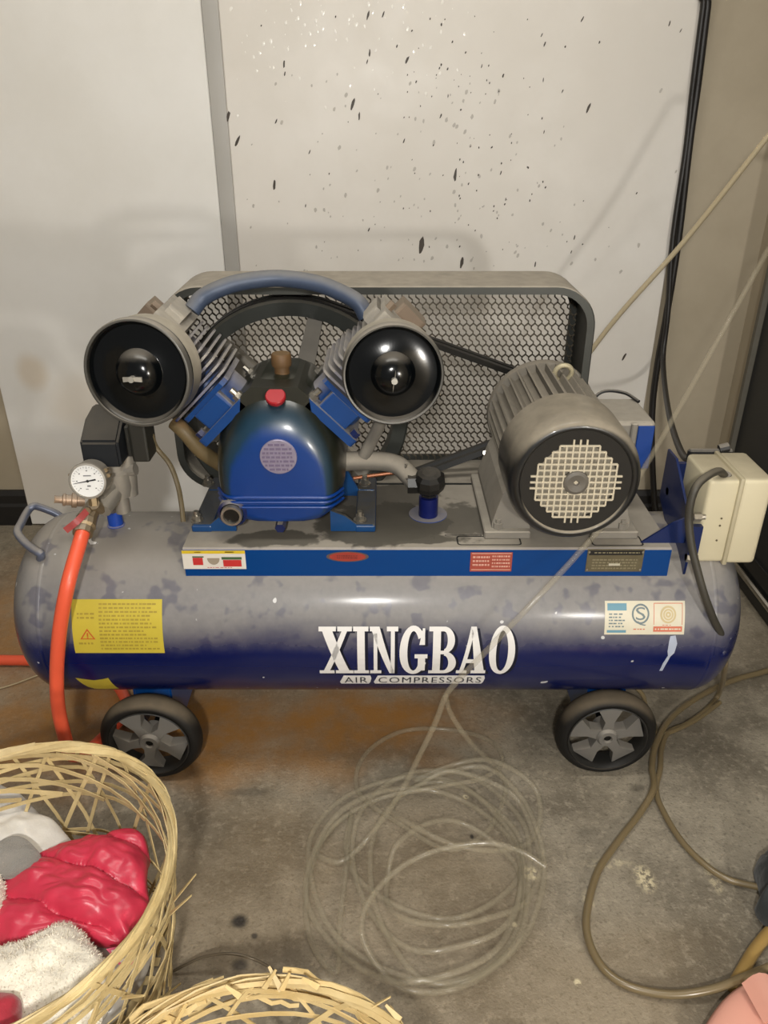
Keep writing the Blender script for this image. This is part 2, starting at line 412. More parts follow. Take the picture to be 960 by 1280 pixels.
def letter(bm2, ch, x, w):
    """heavy serif capitals, drawn as strokes in a cell x..x+w, height 0..1"""
    R = lambda a, b, c, d: rect(bm2, x+a*w, b, x+c*w, d)
    Q = lambda pts: poly(bm2, [(x+a*w, b) for a, b in pts])
    s = .085
    if ch == 'X':
        Q([(.12, 1-s), (.42, 1-s), (.88, s), (.58, s)]); Q([(.68, 1-s), (.84, 1-s), (.31, s), (.13, s)])
        R(.02, 1-s, .52, 1); R(.56, 1-s, .98, 1); R(0, 0, .44, s); R(.48, 0, 1, s)
    elif ch == 'I': R(.25, s, .75, 1-s); R(0, 1-s, 1, 1); R(0, 0, 1, s)
    elif ch == 'N':
        R(.13, s, .26, 1-s); Q([(.02, 1), (.34, 1), (.88, .0), (.70, 0)]); R(.74, 0, .88, 1-s); R(0, 0, .40, s); R(.60, 1-s, 1, 1); R(0, 1-s, .2, 1)
    elif ch == 'G':
        ringarc(bm2, x+.5*w, .5, .5*w, .52, .22*w, .42, 40, 335); R(.66, .08, .92, .42); R(.54, .38, 1, .47); Q([(.70, .66), (.9, .66), (.9, .97), (.82, .97)])
    elif ch == 'B':
        R(.14, s, .42, 1-s); R(0, 1-s, .6, 1); R(0, 0, .6, s)
        ringarc(bm2, x+.55*w, .745, .38*w, .255, .12*w, .165, -90, 90); ringarc(bm2, x+.55*w, .265, .45*w, .265, .17*w, .175, -90, 90); R(.4, .47, .58, .545)
    elif ch == 'A':
        Q([(.44, 1), (.62, 1), (.94, s), (.62, s)]); Q([(.44, 1), (.55, .93), (.25, s), (.11, s)]); R(.26, .27, .72, .36); R(0, 0, .36, s); R(.5, 0, 1.0, s)
    elif ch == 'O': ringarc(bm2, x+.5*w, .5, .5*w, .52, .23*w, .43, 0, 360, 40)
def logo(bm2):
    for ch, a, b in (('X', 0, .175), ('I', .178, .255), ('N', .262, .405), ('G', .412, .555), ('B', .562, .702), ('A', .706, .858), ('O', .868, 1.0)): letter(bm2, ch, a, b-a)
WHITEP = M('white_print', (226, 224, 222), .35, var=.04)
SHP = M('dark_print', (12, 16, 38), .35, var=.1)
LPX = (398, 783, 644, 841)
f = tank_map(LPX)
b2 = nb(); logo(b2)
for v in b2.verts: v.co.x += .016; v.co.y -= .035
obj('logo_outline', wrap(b2, f, .0004), SHP, tank, smooth=False)
b2 = nb(); logo(b2); obj('logo_lettering', wrap(b2, f, .0009), WHITEP, tank, smooth=False)
f2 = tank_map((424, 844, 606, 854))
b2 = nb()
def pill(b2, x0, x1): poly(b2, [(x0+.02, 1), (x1, 1), (x1+.006, .7), (x1-.002, .2), (x1-.012, 0), (x0, 0), (x0-.008, .25)])
pill(b2, .012, .215); pill(b2, .245, .992)
obj('tagline_plate', wrap(b2, f2, .0006), WHITEP, tank, smooth=False)
def text_bm(s, spacing=1.0):
    c = bpy.data.curves.new('t', 'FONT'); c.body = s; c.size = 1; c.space_character = spacing; c.resolution_u = 3
    o = bpy.data.objects.new('t', c); COL.objects.link(o); dg = bpy.context.evaluated_depsgraph_get()
    me = bpy.data.meshes.new_from_object(o.evaluated_get(dg)); b2 = nb(); b2.from_mesh(me)
    bpy.data.objects.remove(o); bpy.data.curves.remove(c); bpy.data.meshes.remove(me)
    lo = [min(v.co[i] for v in b2.verts) for i in (0, 1)]; hi = [max(v.co[i] for v in b2.verts) for i in (0, 1)]
    for v in b2.verts: v.co = Vector(((v.co.x-lo[0])/(hi[0]-lo[0]), (v.co.y-lo[1])/(hi[1]-lo[1]), 0))
    return b2
def fit(b2, a, b, c, d):
    for v in b2.verts: v.co.x = a+v.co.x*(c-a); v.co.y = b+v.co.y*(d-b)
    return b2
for s, a, c in (('AIR', .035, .195), ('COMPRESSORS', .27, .975)):
    obj('tagline_lettering', wrap(fit(text_bm(s, 1.15), a, .16, c, .84), f2, .0010), SHP, tank, smooth=False)
# yellow warning sticker, with its lines of small print
YEL = M('yellow_sticker', (190, 172, 58), .45, var=.12, vscale=25); YINK = M('sticker_ink', (156, 136, 48), .5, var=.2); RINK = M('red_ink', (190, 84, 32), .5)
def sticker(name, px, mat, draw):
    f = tank_map(px); b2 = nb(); rect(b2, 0, 0, 1, 1); st = obj(name, wrap(b2, f, .0005), mat, tank, smooth=True)
    draw(lambda nm, b2, m_, lift=.0009: obj(nm, wrap(b2, f, lift), m_, st, smooth=False))
def textlines(b2, x0, x1, y0, y1, n, rnd):
    for i in range(n):
        y = y1-(y1-y0)*(i+.5)/n; h = (y1-y0)/n*.45; x = x0
        end = x1-rnd.choice([0, 0, .1, .2])*(x1-x0)
        while x < end-.02:
            wd = rnd.uniform(.015, .05); rect(b2, x, y-h/2, min(x+wd, end), y+h/2); x += wd+rnd.uniform(.006, .02)
def draw_yellow(add):
    rnd = random.Random(3); b2 = nb(); textlines(b2, .3, .95, .06, .95, 13, rnd); textlines(b2, .06, .25, .64, .78, 2, rnd); textlines(b2, .06, .24, .16, .24, 1, rnd); add('small_print', b2, YINK)
    b2 = nb(); T = [(.08, .28), (.25, .28), (.165, .48)]; c = (.165, .34)
    for k in range(3):
        a, b = T[k], T[(k+1) % 3]; ins = lambda p: (c[0]+(p[0]-c[0])*.72, c[1]+(p[1]-c[1])*.72); poly(b2, [a, b, ins(b), ins(a)])
    rect(b2, .157, .33, .173, .40); rect(b2, .157, .30, .173, .32); add('warning_triangle', b2, RINK)
sticker('warning_sticker', (90, 749, 203, 816), YEL, draw_yellow)
f = tank_map((99, 847, 142, 861)); b2 = nb(); poly(b2, [(0, 1), (.25, .92), (.5, .86), (.75, .92), (.95, 1), (1, .1), (.6, 0), (.3, .05), (.17, .3)]); obj('torn_sticker', wrap(b2, f, .0005), YEL, tank)
CREAM = M('cream_sticker', (205, 198, 176), .4, var=.06); CY = M('blue_ink', (96, 142, 160), .5); GREYI = M('grey_ink', (104, 118, 122), .5); ORI = M('orange_ink', (198, 106, 78), .5); OCH = M('ochre_ink', (190, 172, 130), .5)
def draw_cert(add):
    rnd = random.Random(5)
    b2 = nb(); rect(b2, .03, .72, .27, .93); add('blue_bar', b2, CY); b2 = nb(); rect(b2, .03, .06, .27, .14); add('blue_bar', b2, CY)
    b2 = nb(); textlines(b2, .05, .25, .2, .66, 5, rnd); add('small_print', b2, GREYI)
    b2 = nb(); ringarc(b2, .445, .62, .11, .30, .088, .245, 0, 360); poly(b2, [(.37, .42), (.42, .40), (.47, .32), (.52, .30), (.50, .27), (.44, .30)])
    add('quality_mark', b2, GREYI)
    add('quality_letter', fit(text_bm('S'), .385, .44, .505, .82), GREYI, .0011)
    b2 = nb(); textlines(b2, .36, .52, .13, .20, 1, rnd); add('small_print', b2, ORI)
    b2 = nb(); ringarc(b2, .79, .60, .10, .26, .0, .0, 0, 360); add('round_seal', b2, OCH)
    b2 = nb(); ringarc(b2, .79, .60, .075, .2, .065, .17, 0, 360); ringarc(b2, .79, .60, .045, .12, .035, .09, 0, 360); ringarc(b2, .79, .60, .012, .03, 0, 0, 0, 360); add('seal_rings', b2, CREAM, .0012)
    b2 = nb(); rect(b2, .61, .09, .97, .25); add('orange_bar', b2, ORI)
    b2 = nb(); textlines(b2, .63, .95, .12, .22, 1, rnd); add('small_print', b2, CREAM, .0012)
    b2 = nb(); textlines(b2, .72, .86, .27, .31, 1, rnd)
    for q in ((.61, .3, .617, .93), (.963, .3, .97, .93), (.61, .92, .97, .94)): rect(b2, *q)
    add('orange_border', b2, ORI)
sticker('certificate_sticker', (756, 751, 856, 793), CREAM, draw_cert)
f = tank_map((829, 794, 845, 838)); b2 = nb(); poly(b2, [(.35, .98), (.75, 1), (.95, .8), (.85, .55), (.6, .45), (.4, .2), (.3, 0), (.05, .0), (.15, .25), (.4, .48), (.3, .6), (.3, .85)]); obj('paint_drip', wrap(b2, f, .0008), M('drip', (170, 178, 196), .4), tank)
# --- platform (folded plate welded across the top of the tank)
PX0, PX1, PY0, PY1, PZ = -.322, .46, 1.083, 1.321, .455
bm = nb()
prism(bm, [(0, -.052), (0, -.003), (.003, 0), (PY1-PY0-.003, 0), (PY1-PY0, -.003), (PY1-PY0, -.052), (PY1-PY0-.004, -.052), (PY1-PY0-.004, -.005), (.004, -.005), (.004, -.052)],
      lambda a, b, d: Vector((d, PY0+a, PZ+b)), PX0, PX1)
def plat_mat():
    t = NT('dusty_platform'); f_ = t.smooth(t.nz(), .4, .8); n1 = t.noise(11, 5, .6); n2 = t.noise(60, 4)
    d = t.mix(n2, rgba((168, 160, 147)), rgba((148, 141, 129)))
    oil = blobs(t, [(Vector((-.18, 1.115, PZ)), .085, .030, .9), (Vector((.0, 1.17, PZ)), .13, .085, 1), (Vector((.03, 1.115, PZ)), .10, .022, .95), (Vector((.14, 1.18, PZ)), .045, .07, .85), (Vector((.0, 1.27, PZ)), .12, .06, .8)], .45, 26, edge=(1.0, .82))
    d = t.mix(t.math('MULTIPLY', oil, .85), d, rgba((70, 67, 59)))
    col = t.mix(f_, rgba((0, 58, 120)), d); t.b.inputs['Specular IOR Level'].default_value = .3; t.l(col, t.b.inputs['Base Color']); t.l(t.math('MULTIPLY_ADD', f_, .45, .3), t.b.inputs['Roughness']); return t.m
plat = obj('platform', bm, plat_mat(), comp, smooth=False)
INK = M('slot_black', (14, 14, 14), .7)
def slot(x0, y0, x1, y1, r=.006, w_=.0022):
    a = rrect(x0, y0, x1, y1, r, 4); b = rrect(x0+w_, y0+w_, x1-w_, y1-w_, r-w_*.6, 4); b2 = nb(); n = len(a)
    A = [b2.verts.new((p[0], p[1], PZ+.0006)) for p in a]; B = [b2.verts.new((p[0], p[1], PZ+.0006)) for p in b]
    for k in range(n): b2.faces.new((A[k], A[(k+1) % n], B[(k+1) % n], B[k]))
    obj('adjustment_slot', b2, INK, plat, smooth=False)
slot(.118, 1.092, .222, 1.122); slot(.335, 1.090, .418, 1.124); slot(.10, 1.122, .16, 1.127, .002, .001)
# small plates on the front of the platform
def plate_rect(px, zc=None):
    u0, v0, u1, v1 = px; a = P(u0, v1, Y=PY0); b = P(u1, v0, Y=PY0); return a.x, a.z, b.x, b.z
def flat(name, px, mat, off, shapes, parent, th=.0004):
    x0, z0, x1, z1 = plate_rect(px); b2 = nb()
    for sh in shapes:
        b2.faces.new([b2.verts.new((x0+(x1-x0)*a, PY0-off, z0+(z1-z0)*b)) for a, b in sh])
    bmesh.ops.recalc_face_normals(b2, faces=b2.faces[:])
    for fc in b2.faces:
        if fc.normal.y > 0: fc.normal_flip()
    return obj(name, b2, mat, parent, smooth=False)
def RR(a, b, c, d): return [(a, b), (c, b), (c, d), (a, d)]
def TL(x0, x1, y0, y1, n, seed):
    rnd = random.Random(seed); o = []
    for i in range(n):
        y = y1-(y1-y0)*(i+.5)/n; h = (y1-y0)/n*.5; x = x0
        while x < x1-.01:
            wd = rnd.uniform(.02, .06); o.append(RR(x, y-h/2, min(x+wd, x1), y+h/2)); x += wd+rnd.uniform(.01, .025)
    return o
p1 = (230, 688, 306, 711)
s1 = flat('notice_sticker', p1, M('white_sticker', (214, 208, 198), .4, var=.05), .0006, [RR(0, 0, 1, 1)], plat)
flat('yellow_bar', p1, M('yellow_ink', (208, 178, 40), .45), .0010, [RR(0, .84, 1, 1)], s1)
flat('red_print', p1, M('crimson_ink', (186, 48, 46), .45), .0010, [RR(.16, .22, .32, .62), RR(.64, .14, .93, .5), RR(.68, .90, .82, .95), RR(.2, .90, .30, .94)]+TL(.38, .8, .06, .12, 1, 4), s1)
flat('green_print', p1, M('green_ink', (66, 92, 60), .45), .0011, [RR(.62, .52, .94, .66), RR(.16, .63, .34, .70)], s1)
flat('round_print', p1, M('grey_print', (150, 138, 120), .5), .0011, [[(.49+.10*math.cos(q), .6+.36*math.sin(q)) for q in [math.radians(180+180*k/12) for k in range(13)]]], s1)
p2 = (408, 689, 461, 702)
el = lambda r: [(.5+.5*r*math.cos(2*math.pi*k/28), .5+.5*r*math.sin(2*math.pi*k/28)) for k in range(28)]
s2 = flat('oval_badge', p2, M('badge_grey', (88, 74, 72), .5), .0008, [el(1)], plat)
flat('badge_field', p2, M('badge_red', (148, 52, 42), .5), .0012, [el(.86)], s2); flat('badge_print', p2, M('badge_dark', (104, 40, 36), .5), .0016, TL(.25, .75, .3, .7, 2, 8), s2)
p3 = (587, 690, 641, 714)
s3 = flat('red_label', p3, M('label_red', (158, 72, 58), .4), .0008, [RR(0, 0, 1, 1)], plat)
flat('label_print', p3, M('label_pale', (206, 156, 140), .4), .0012, [RR(.03, .92, .97, .96), RR(.03, .08, .97, .12)]+TL(.06, .46, .25, .85, 3, 2)+TL(.52, .95, .18, .88, 4, 9), s3)
p4 = (731, 686, 806, 714)
s4 = flat('name_plate', p4, M('plate_olive', (104, 96, 74), .4, .3, var=.25, vscale=90), .0012, [RR(0, 0, 1, 1)], plat)
flat('plate_band', p4, M('plate_dark', (24, 24, 24), .4), .0016, [RR(.03, .74, .97, .95)], s4)
flat('plate_print', p4, M('plate_print_olive', (130, 122, 96), .4), .0020, TL(.12, .92, .80, .90, 1, 5)+TL(.1, .9, .1, .6, 4, 15), s4)
flat('plate_value', p4, M('plate_pale', (186, 180, 160), .4), .0022, [RR(.40, .28, .60, .38)], s4)
flat('rivet', p4, STEEL, .0024, [[(cx+.018*math.cos(q), cz+.05*math.sin(q)) for q in [2*math.pi*k/10 for k in range(10)]] for cx, cz in ((.03, .88), (.97, .88), (.03, .1), (.97, .1))], s4)
# --- wheels
def wheel(cx, y0, R=.0895, Wd=.040, yaw=0.0, toff=0.0):
    c = Vector((cx, y0+Wd/2, R)); b2 = nb()
    lathe(b2, [(R*.765, -Wd/2+.004), (R*.79, -Wd/2), (R*.86, -Wd/2-.001), (R*.95, -Wd/2+.006), (R, -Wd/2+.016), (R, Wd/2-.016), (R*.95, Wd/2-.006), (R*.86, Wd/2), (R*.765, Wd/2-.004)], c, (0, 1, 0), 56, closed=True)
    w_ = obj('wheel', b2, RUBBER, comp, angle=60)
    b2 = nb(); lathe(b2, [(R*.77, -.010), (R*.785, -.0205), (R*.765, -.0215), (R*.735, -.012), (R*.735, .012), (R*.77, .02)], c, (0, 1, 0), 48); obj('wheel_rim', b2, M('rim_black', (34, 33, 31), .5), w_)
    for k in range(5):                                             # star spokes, broad at the rim
        a = toff+2*math.pi*k/5+math.pi/2; b2 = nb()
        def pt(r, da, y): return (c.x+r*math.cos(a+da), c.y+y, c.z+r*math.sin(a+da))
        for y_, s_ in ((-.012, 1), (.006, -1)):
            pass
        loft(b2, [[pt(R*.16, -.9, -.014), pt(R*.16, .9, -.014), pt(R*.16, .9, .006), pt(R*.16, -.9, .006)],
                  [pt(R*.40, -.22, -.017), pt(R*.40, .22, -.017), pt(R*.40, .22, .006), pt(R*.40, -.22, .006)],
                  [pt(R*.745, -.36, -.010), pt(R*.745, .36, -.010), pt(R*.745, .36, .006), pt(R*.745, -.36, .006)]])
        obj('spoke', b2, GREYP, w_)
    b2 = nb(); lathe(b2, [(.006, -.016), (.008, -.021), (R*.17, -.021), (R*.21, -.016), (R*.21, .02)], c, (0, 1, 0), 24); obj('hub', b2, GREYP, w_)
    b2 = nb(); cyl(b2, c+Vector((0, -.017, 0)), c+Vector((0, .05, 0)), .0065, seg=14); obj('axle', b2, M('axle_dark', (22, 21, 20), .4, .5), w_)
wl = P(194, 972, Y=1.030); wr = P(753, 960, Y=1.044)
for x_, y_, off in ((wl.x, 1.030, .5), (wr.x, 1.042, 0.0)): wheel(x_, y_, toff=off)
for x_ in (wl.x, wr.x): wheel(x_, 1.30)
for x_ in (wl.x, wr.x):
    b2 = nb(); q = lambda a, b, d: Vector((d, a, b))
    prism(b2, [(1.088, .125), (1.12, .06), (1.262, .06), (1.294, .125), (1.294, .19), (1.25, .15), (1.19, .132), (1.13, .15), (1.088, .19)], q, x_-.034, x_-.030)
    prism(b2, [(1.088, .125), (1.12, .06), (1.262, .06), (1.294, .125), (1.294, .19), (1.25, .15), (1.19, .132), (1.13, .15), (1.088, .19)], q, x_+.030, x_+.034)
    box(b2, (x_-.03, 1.086, .125), (x_+.03, 1.092, .172), .001, 1); box(b2, (x_-.03, 1.288, .125), (x_+.03, 1.294, .172), .001, 1)
    obj('wheel_bracket', b2, BLUE, comp, smooth=False)
# --- lifting handle on the left end of the tank
b2 = nb()
tube(b2, [P(76, 646, Y=1.262), P(68, 641, Y=1.262), P(50, 634, Y=1.258), P(41, 633, Y=1.252), P(34, 640, Y=1.24), P(26, 655, Y=1.19), P(22, 663, Y=1.165), P(24, 670, Y=1.15), P(34, 681, Y=1.125), P(45, 689, Y=1.108), P(51, 693, Y=1.102), P(50, 701, Y=1.115)], .0068, 12, 6)
obj('handle', b2, M('grey_blue_bar', (92, 98, 116), .35, .2, dust=(DUST, .4, 1, .7)), comp)
# --- pump: crankcase
CX, CZ = -.166, .575
def crank_mat():
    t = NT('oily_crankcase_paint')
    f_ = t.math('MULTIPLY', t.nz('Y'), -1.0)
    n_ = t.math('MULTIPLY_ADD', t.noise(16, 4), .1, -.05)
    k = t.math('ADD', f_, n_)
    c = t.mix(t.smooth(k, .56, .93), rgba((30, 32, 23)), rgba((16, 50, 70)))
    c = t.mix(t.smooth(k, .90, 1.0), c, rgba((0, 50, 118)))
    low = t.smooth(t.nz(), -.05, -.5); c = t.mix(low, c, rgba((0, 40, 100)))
    t.l(c, t.b.inputs['Base Color']); t.b.inputs['Roughness'].default_value = .33
    t.b.inputs['Coat Weight'].default_value = .3; t.b.inputs['Coat Roughness'].default_value = .15
    return t.m
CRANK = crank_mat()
half = [(.0, .484), (.050, .485), (.078, .492), (.094, .508), (.101, .530), (.103, .555), (.1025, .580), (.100, .606), (.093, .632), (.081, .657), (.065, .680), (.046, .697), (.024, .706)]
outl = half + [(-a, b) for a, b in half[::-1][:-1]]
outl.insert(len(half), (0, .708))
def sect(Y, s, sz=None): return [(CX+a*s, Y, .505+(b-.505)*(sz or s)) for a, b in outl]
bm = nb()
loft(bm, [sect(1.104, .40, .34), sect(1.1045, .70, .60), sect(1.107, .77, .67), sect(1.113, .84, .75), sect(1.123, .905, .83), sect(1.138, .955, .905), sect(1.158, .985, .965), sect(1.18, 1.0), sect(1.285, 1.0), sect(1.30, .9)])
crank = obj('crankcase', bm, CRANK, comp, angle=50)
for zz in (.535, .527, .518):
    bm = nb(); pts = []
    for k in range(17):
        a = -1+2*k/16; x = CX+a*.100; y = 1.105-.0015 + .034*max(0, abs(a)-.72)/.28*max(0, abs(a)-.72)/.28
        pts.append((x, y, zz+.0))
    tube(bm, pts, .0026, 8, 2); obj('sump_rib', bm, M('rib_blue', (4, 52, 124), .3, coat=.3), crank)
# neck block with the breather caps
OILY = M('oily_dark', (34, 34, 26), .4, var=.25)
bm = nb(); prism(bm, [(-.058, .64), (.058, .64), (.052, .690), (.036, .705), (-.036, .705), (-.052, .690)], lambda a, b, d: Vector((CX+a, d, b)), 1.135, 1.275); obj('neck_block', bm, OILY, crank, smooth=False)
p = P(345, 499, Y=1.132); bm = nb(); ax = Vector((0, -.55, .83)).normalized()
lathe(bm, [(.0, -.014), (.010, -.014), (.010, .0), (.0145, .001), (.0155, .003), (.0155, .0085), (.014, .0105), (0, .0105)], p, ax, 24); obj('red_plug', bm, M('red_plastic', (160, 30, 38), .35, var=.06), crank, label='red breather plug')
p = P(352, 457, Y=1.20); bm = nb(); lathe(bm, [(0, -.05), (.012, -.05), (.012, .0), (.015, .0), (.016, .004), (.016, .017), (.014, .02), (0, .02)], p, (0, 0, 1), 24); obj('filler_cap', bm, M('rusty_cap', (96, 70, 40), .6, var=.25, dust=((120, 96, 62), .4, .9, .7)), crank, label='rusty brown oil filler cap')
# round badge, sight glass, drain plug
p = P(348, 571, Y=1.1035); bm = nb(); lathe(bm, [(0, .002), (.0275, .002), (.0285, .001), (.0285, -.002)], p, (0, -1, 0), 36)
bd = obj('round_badge', bm, M('silver_badge', (158, 150, 172), .35, .5, var=.3, vscale=160), crank)
bm = nb()
for i in range(7):
    zz = (i-3)*.0068; hw = math.sqrt(max(0, .025**2-zz*zz)); x = -hw
    rnd = random.Random(i)
    while x < hw-.002:
        wd = rnd.uniform(.003, .009); x2 = min(hw, x+wd); box(bm, (p.x+x, p.y-.0028, p.z+zz-.0017), (p.x+x2, p.y-.0019, p.z+zz+.0017)); x = x2+.0018
obj('badge_relief', bm, M('badge_ink', (104, 92, 118), .5), bd, smooth=False)
p = P(290, 643, Y=1.100); bm = nb(); lathe(bm, [(.0, -.02), (.024, -.02), (.0235, -.004), (.019, .000)], p, (0, -1, 0), 28); obj('sight_boss', bm, NAVY, crank)
bm = nb(); lathe(bm, [(.0125, .002), (.013, .008), (.0165, .008), (.0175, .004), (.0175, -.004)], p, (0, -1, 0), 28); obj('sight_ring', bm, STEEL, crank)
bm = nb(); lathe(bm, [(0, .003), (.0128, .003)], p, (0, -1, 0), 24); obj('sight_glass', bm, M('oil_glass', (14, 13, 10), .4), crank)
p = P(351, 657, Y=1.118); bm = nb(); cyl(bm, p+Vector((0, .012, .002)), p+Vector((0, -.010, 0)), .0085, seg=6); obj('drain_plug', bm, NAVY, crank)
# feet and bolts
for s in (-1, 1):
    bm = nb(); xi, xo = CX+s*.098, CX+s*.152; xm = CX+s*.118
    box(bm, (min(xm, xo), 1.135, PZ), (max(xm, xo), 1.325, PZ+.013), .003, 2)
    for ya, yb in ((1.136, 1.142), (1.268, 1.276)):
        prism(bm, [(xi-s*.02, PZ+.002), (xo-s*.004, PZ+.002), (xo-s*.004, PZ+.0145), (xi+s*.022, PZ+.0145), (xi+s*.004, PZ+(.030 if ya < 1.2 else .05)), (xi-s*.02, PZ+(.040 if ya < 1.2 else .06))], lambda a, b, d: Vector((a, d, b)), ya, yb)
    ft = obj('foot', bm, M('foot_paint', (12, 62, 112), .35, dust=((92, 88, 74), .3, .85, .9), coat=.2), crank, smooth=False)
for u, v, Yb in ((246, 649, 1.152), (260, 603, 1.292), (450, 650, 1.152), (456, 598, 1.292)):
    c = P(u, v, Y=Yb); c.z = PZ+.013; bm = nb()
    lathe(bm, [(0, 0), (.011, 0), (.011, .003), (0, .003)], c, (0, 0, 1), 16); cyl(bm, c+Vector((0, 0, .002)), c+Vector((0, 0, .011)), .0078, seg=6); cyl(bm, c+Vector((0, 0, .008)), c+Vector((0, 0, .018)), .0045, seg=10)
    obj('bolt', bm, STEEL, crank, smooth=False)
# --- two finned cylinders in a V, each with head and round air filter
CC = Vector((CX, 1.205, .570))
def cylinder(s):
    d = Vector((s*.7071, 0, .7071)); q = Vector((-s*.7071, 0, .7071))      # along the bore / towards the middle
    def pt(r, a, y): v = CC+d*r+q*a; return Vector((v.x, y, v.z))
    def slab(bm, r0, r1, a0, a1, y0, y1, bev=0.0):
        n0 = len(bm.verts); poly_ = rrect(a0, y0, a1, y1, bev, 3) if bev else [(a0, y0), (a1, y0), (a1, y1), (a0, y1)]
        A = [bm.verts.new(pt(r0, a, y)) for a, y in poly_]; B = [bm.verts.new(pt(r1, a, y)) for a, y in poly_]; n = len(A)
        bm.faces.new(A); bm.faces.new(B[::-1])
        for k in range(n): bm.faces.new((A[k], B[k], B[(k+1) % n], A[(k+1) % n]))
        bmesh.ops.recalc_face_normals(bm, faces=bm.faces[:])
    bm = nb(); lathe(bm, [(0, .10), (.047, .10), (.047, .150), (.043, .155), (.043, .236), (0, .236)], CC, d, 32)
    cy = obj('cylinder', bm, BLUE, comp)
    bm = nb(); slab(bm, .106, .120, -.056, .050, 1.135, 1.275, .008); obj('base_flange', bm, BLUE, cy, smooth=False)
    bm = nb(); slab(bm, .150, .158, -.050, .050, 1.145, 1.265, .012); slab(bm, .118, .150, -.030, .026, 1.142, 1.16, .004); obj('barrel_flange', bm, BLUE, cy, smooth=False)
    for k in range(7):
        r = .1635+k*.0112; bm = nb(); e = .060 if k < 5 else .056
        slab(bm, r, r+.0036, -e, e, 1.140, 1.272, .014); obj('cooling_fin', bm, DUSTYB, cy, smooth=False)
    bm = nb(); slab(bm, .240, .244, -.052, .050, 1.142, 1.270, .01); obj('head_gasket', bm, BLACKM, cy, smooth=False)
    bm = nb(); slab(bm, .243, .292, -.054, .056, 1.150, 1.268, .006); slab(bm, .256, .284, .052, .066, 1.175, 1.250, .012)
    slab(bm, .20, .246, -.05, .03, 1.148, 1.16)
    hd = obj('cylinder_head', bm, M('dusty_head', (92, 94, 104), .6, 0, dust=((172, 165, 152), -.8, -.2, .98), var=.15), comp, smooth=False, label='dusty cylinder head')
    bm = nb(); c = pt(.305, .015, 1.235); slab(bm, .285, .312, -.015, .035, 1.21, 1.262, .006); cyl(bm, pt(.292, .048, 1.19), pt(.304, .048, 1.19), .007, seg=6)
    obj('valve_cover', bm, M('rusty_dust', (112, 96, 80), .7, dust=((140, 128, 112), .0, .8, .8), var=.2), hd, smooth=False)
    for y_ in (1.15, 1.262):
        bm = nb(); c0 = pt(.118, .042 if y_ < 1.2 else .044, y_ if y_ > 1.2 else 1.148); cyl(bm, c0, c0+d*.010, .0085, seg=6); cyl(bm, c0+d*.008, c0+d*.020, .005, seg=8); obj('stud_nut', bm, STEEL, cy, smooth=False)
    bm = nb(); c0 = pt(.118, -.046, 1.148); cyl(bm, c0, c0+d*.012, .008, seg=6); obj('stud_nut', bm, NAVY, cy, smooth=False)
    return pt
ptL = cylinder(-1); ptR = cylinder(1)
FDUST = M('dusty_filter_can', (96, 92, 84), .55, .1, dust=((172, 164, 148), -.45, .3, .97), var=.1)
def air_filter(c, R, yaw, tilt):
    ax = Vector((math.sin(yaw)*math.cos(tilt), -math.cos(yaw)*math.cos(tilt), math.sin(tilt)))
    bm = nb(); lathe(bm, [(0, -.052), (R*.9, -.052), (R*.985, -.047), (R*.985, -.012), (R*1.0, -.011), (R*1.0, -.001), (R*.985, .001)], c, ax, 64)
    f_ = obj('air_filter', bm, FDUST, comp, angle=40)
    bm = nb(); lathe(bm, [(R*1.003, -.008), (R*1.008, -.002), (R*.995, .005), (R*.955, .0065), (R*.905, .004), (R*.89, .001), (R*.88, -.002), (R*.87, -.003), (R*.86, -.003), (R*.45, -.003), (R*.44, -.0025), (R*.43, -.001), (R*.41, .004), (R*.36, .0105), (R*.28, .0155), (R*.18, .0185), (R*.10, .0195), (0, .020)], c, ax, 64)
    obj('filter_cover', bm, M('black_enamel', (6, 8, 10), .16, dust=(DUST, .40, 1.0, .40), var=.1, spec=.4), f_, angle=50)
    bm = nb(); lathe(bm, [(R*1.009, -.003), (R*1.0, .006), (R*.975, .0082), (R*.945, .0078), (R*.94, .0055)], c, ax, 64); obj('cover_lip', bm, M('lip_grey', (84, 82, 77), .38, .3, dust=(DUST, .3, .9, .7)), f_, angle=60)
    bm = nb(); o_ = Vector(c)+ax*.012-Vector((0, 0, .004)); cyl(bm, o_, o_+ax*.017, .0045, seg=10)
    x = Vector((1, 0, 0)) if c.x < -.1 else Vector((.15, 0, 1)).normalized()
    for sg in (-1, 1):
        v0 = o_+ax*.010; loft(bm, [[v0+x*sg*.002+Vector((0, 0, -.003)), v0+x*sg*.002+Vector((0, 0, .003)), v0+x*sg*.002+ax*.004+Vector((0, 0, .003)), v0+x*sg*.002+ax*.004+Vector((0, 0, -.003))],
                                  [v0+x*sg*.013-ax*.001+Vector((0, 0, -.0045)), v0+x*sg*.013-ax*.001+Vector((0, 0, .0025)), v0+x*sg*.013+ax*.002+Vector((0, 0, .0025)), v0+x*sg*.013+ax*.002+Vector((0, 0, -.0045))]])
    obj('wing_nut', bm, M('bright_nut', (190, 186, 176), .3, .6), f_, smooth=False)
    bm = nb(); cyl(bm, Vector(c)-ax*.050, Vector(c)-ax*.090, .026, seg=24); obj('intake_neck', bm, DUSTYB, f_)
air_filter(P(173, 466, Y=1.066), .0765, -.10, .10)
air_filter(P(491.5, 468, Y=1.095), .0735, .06, .08)
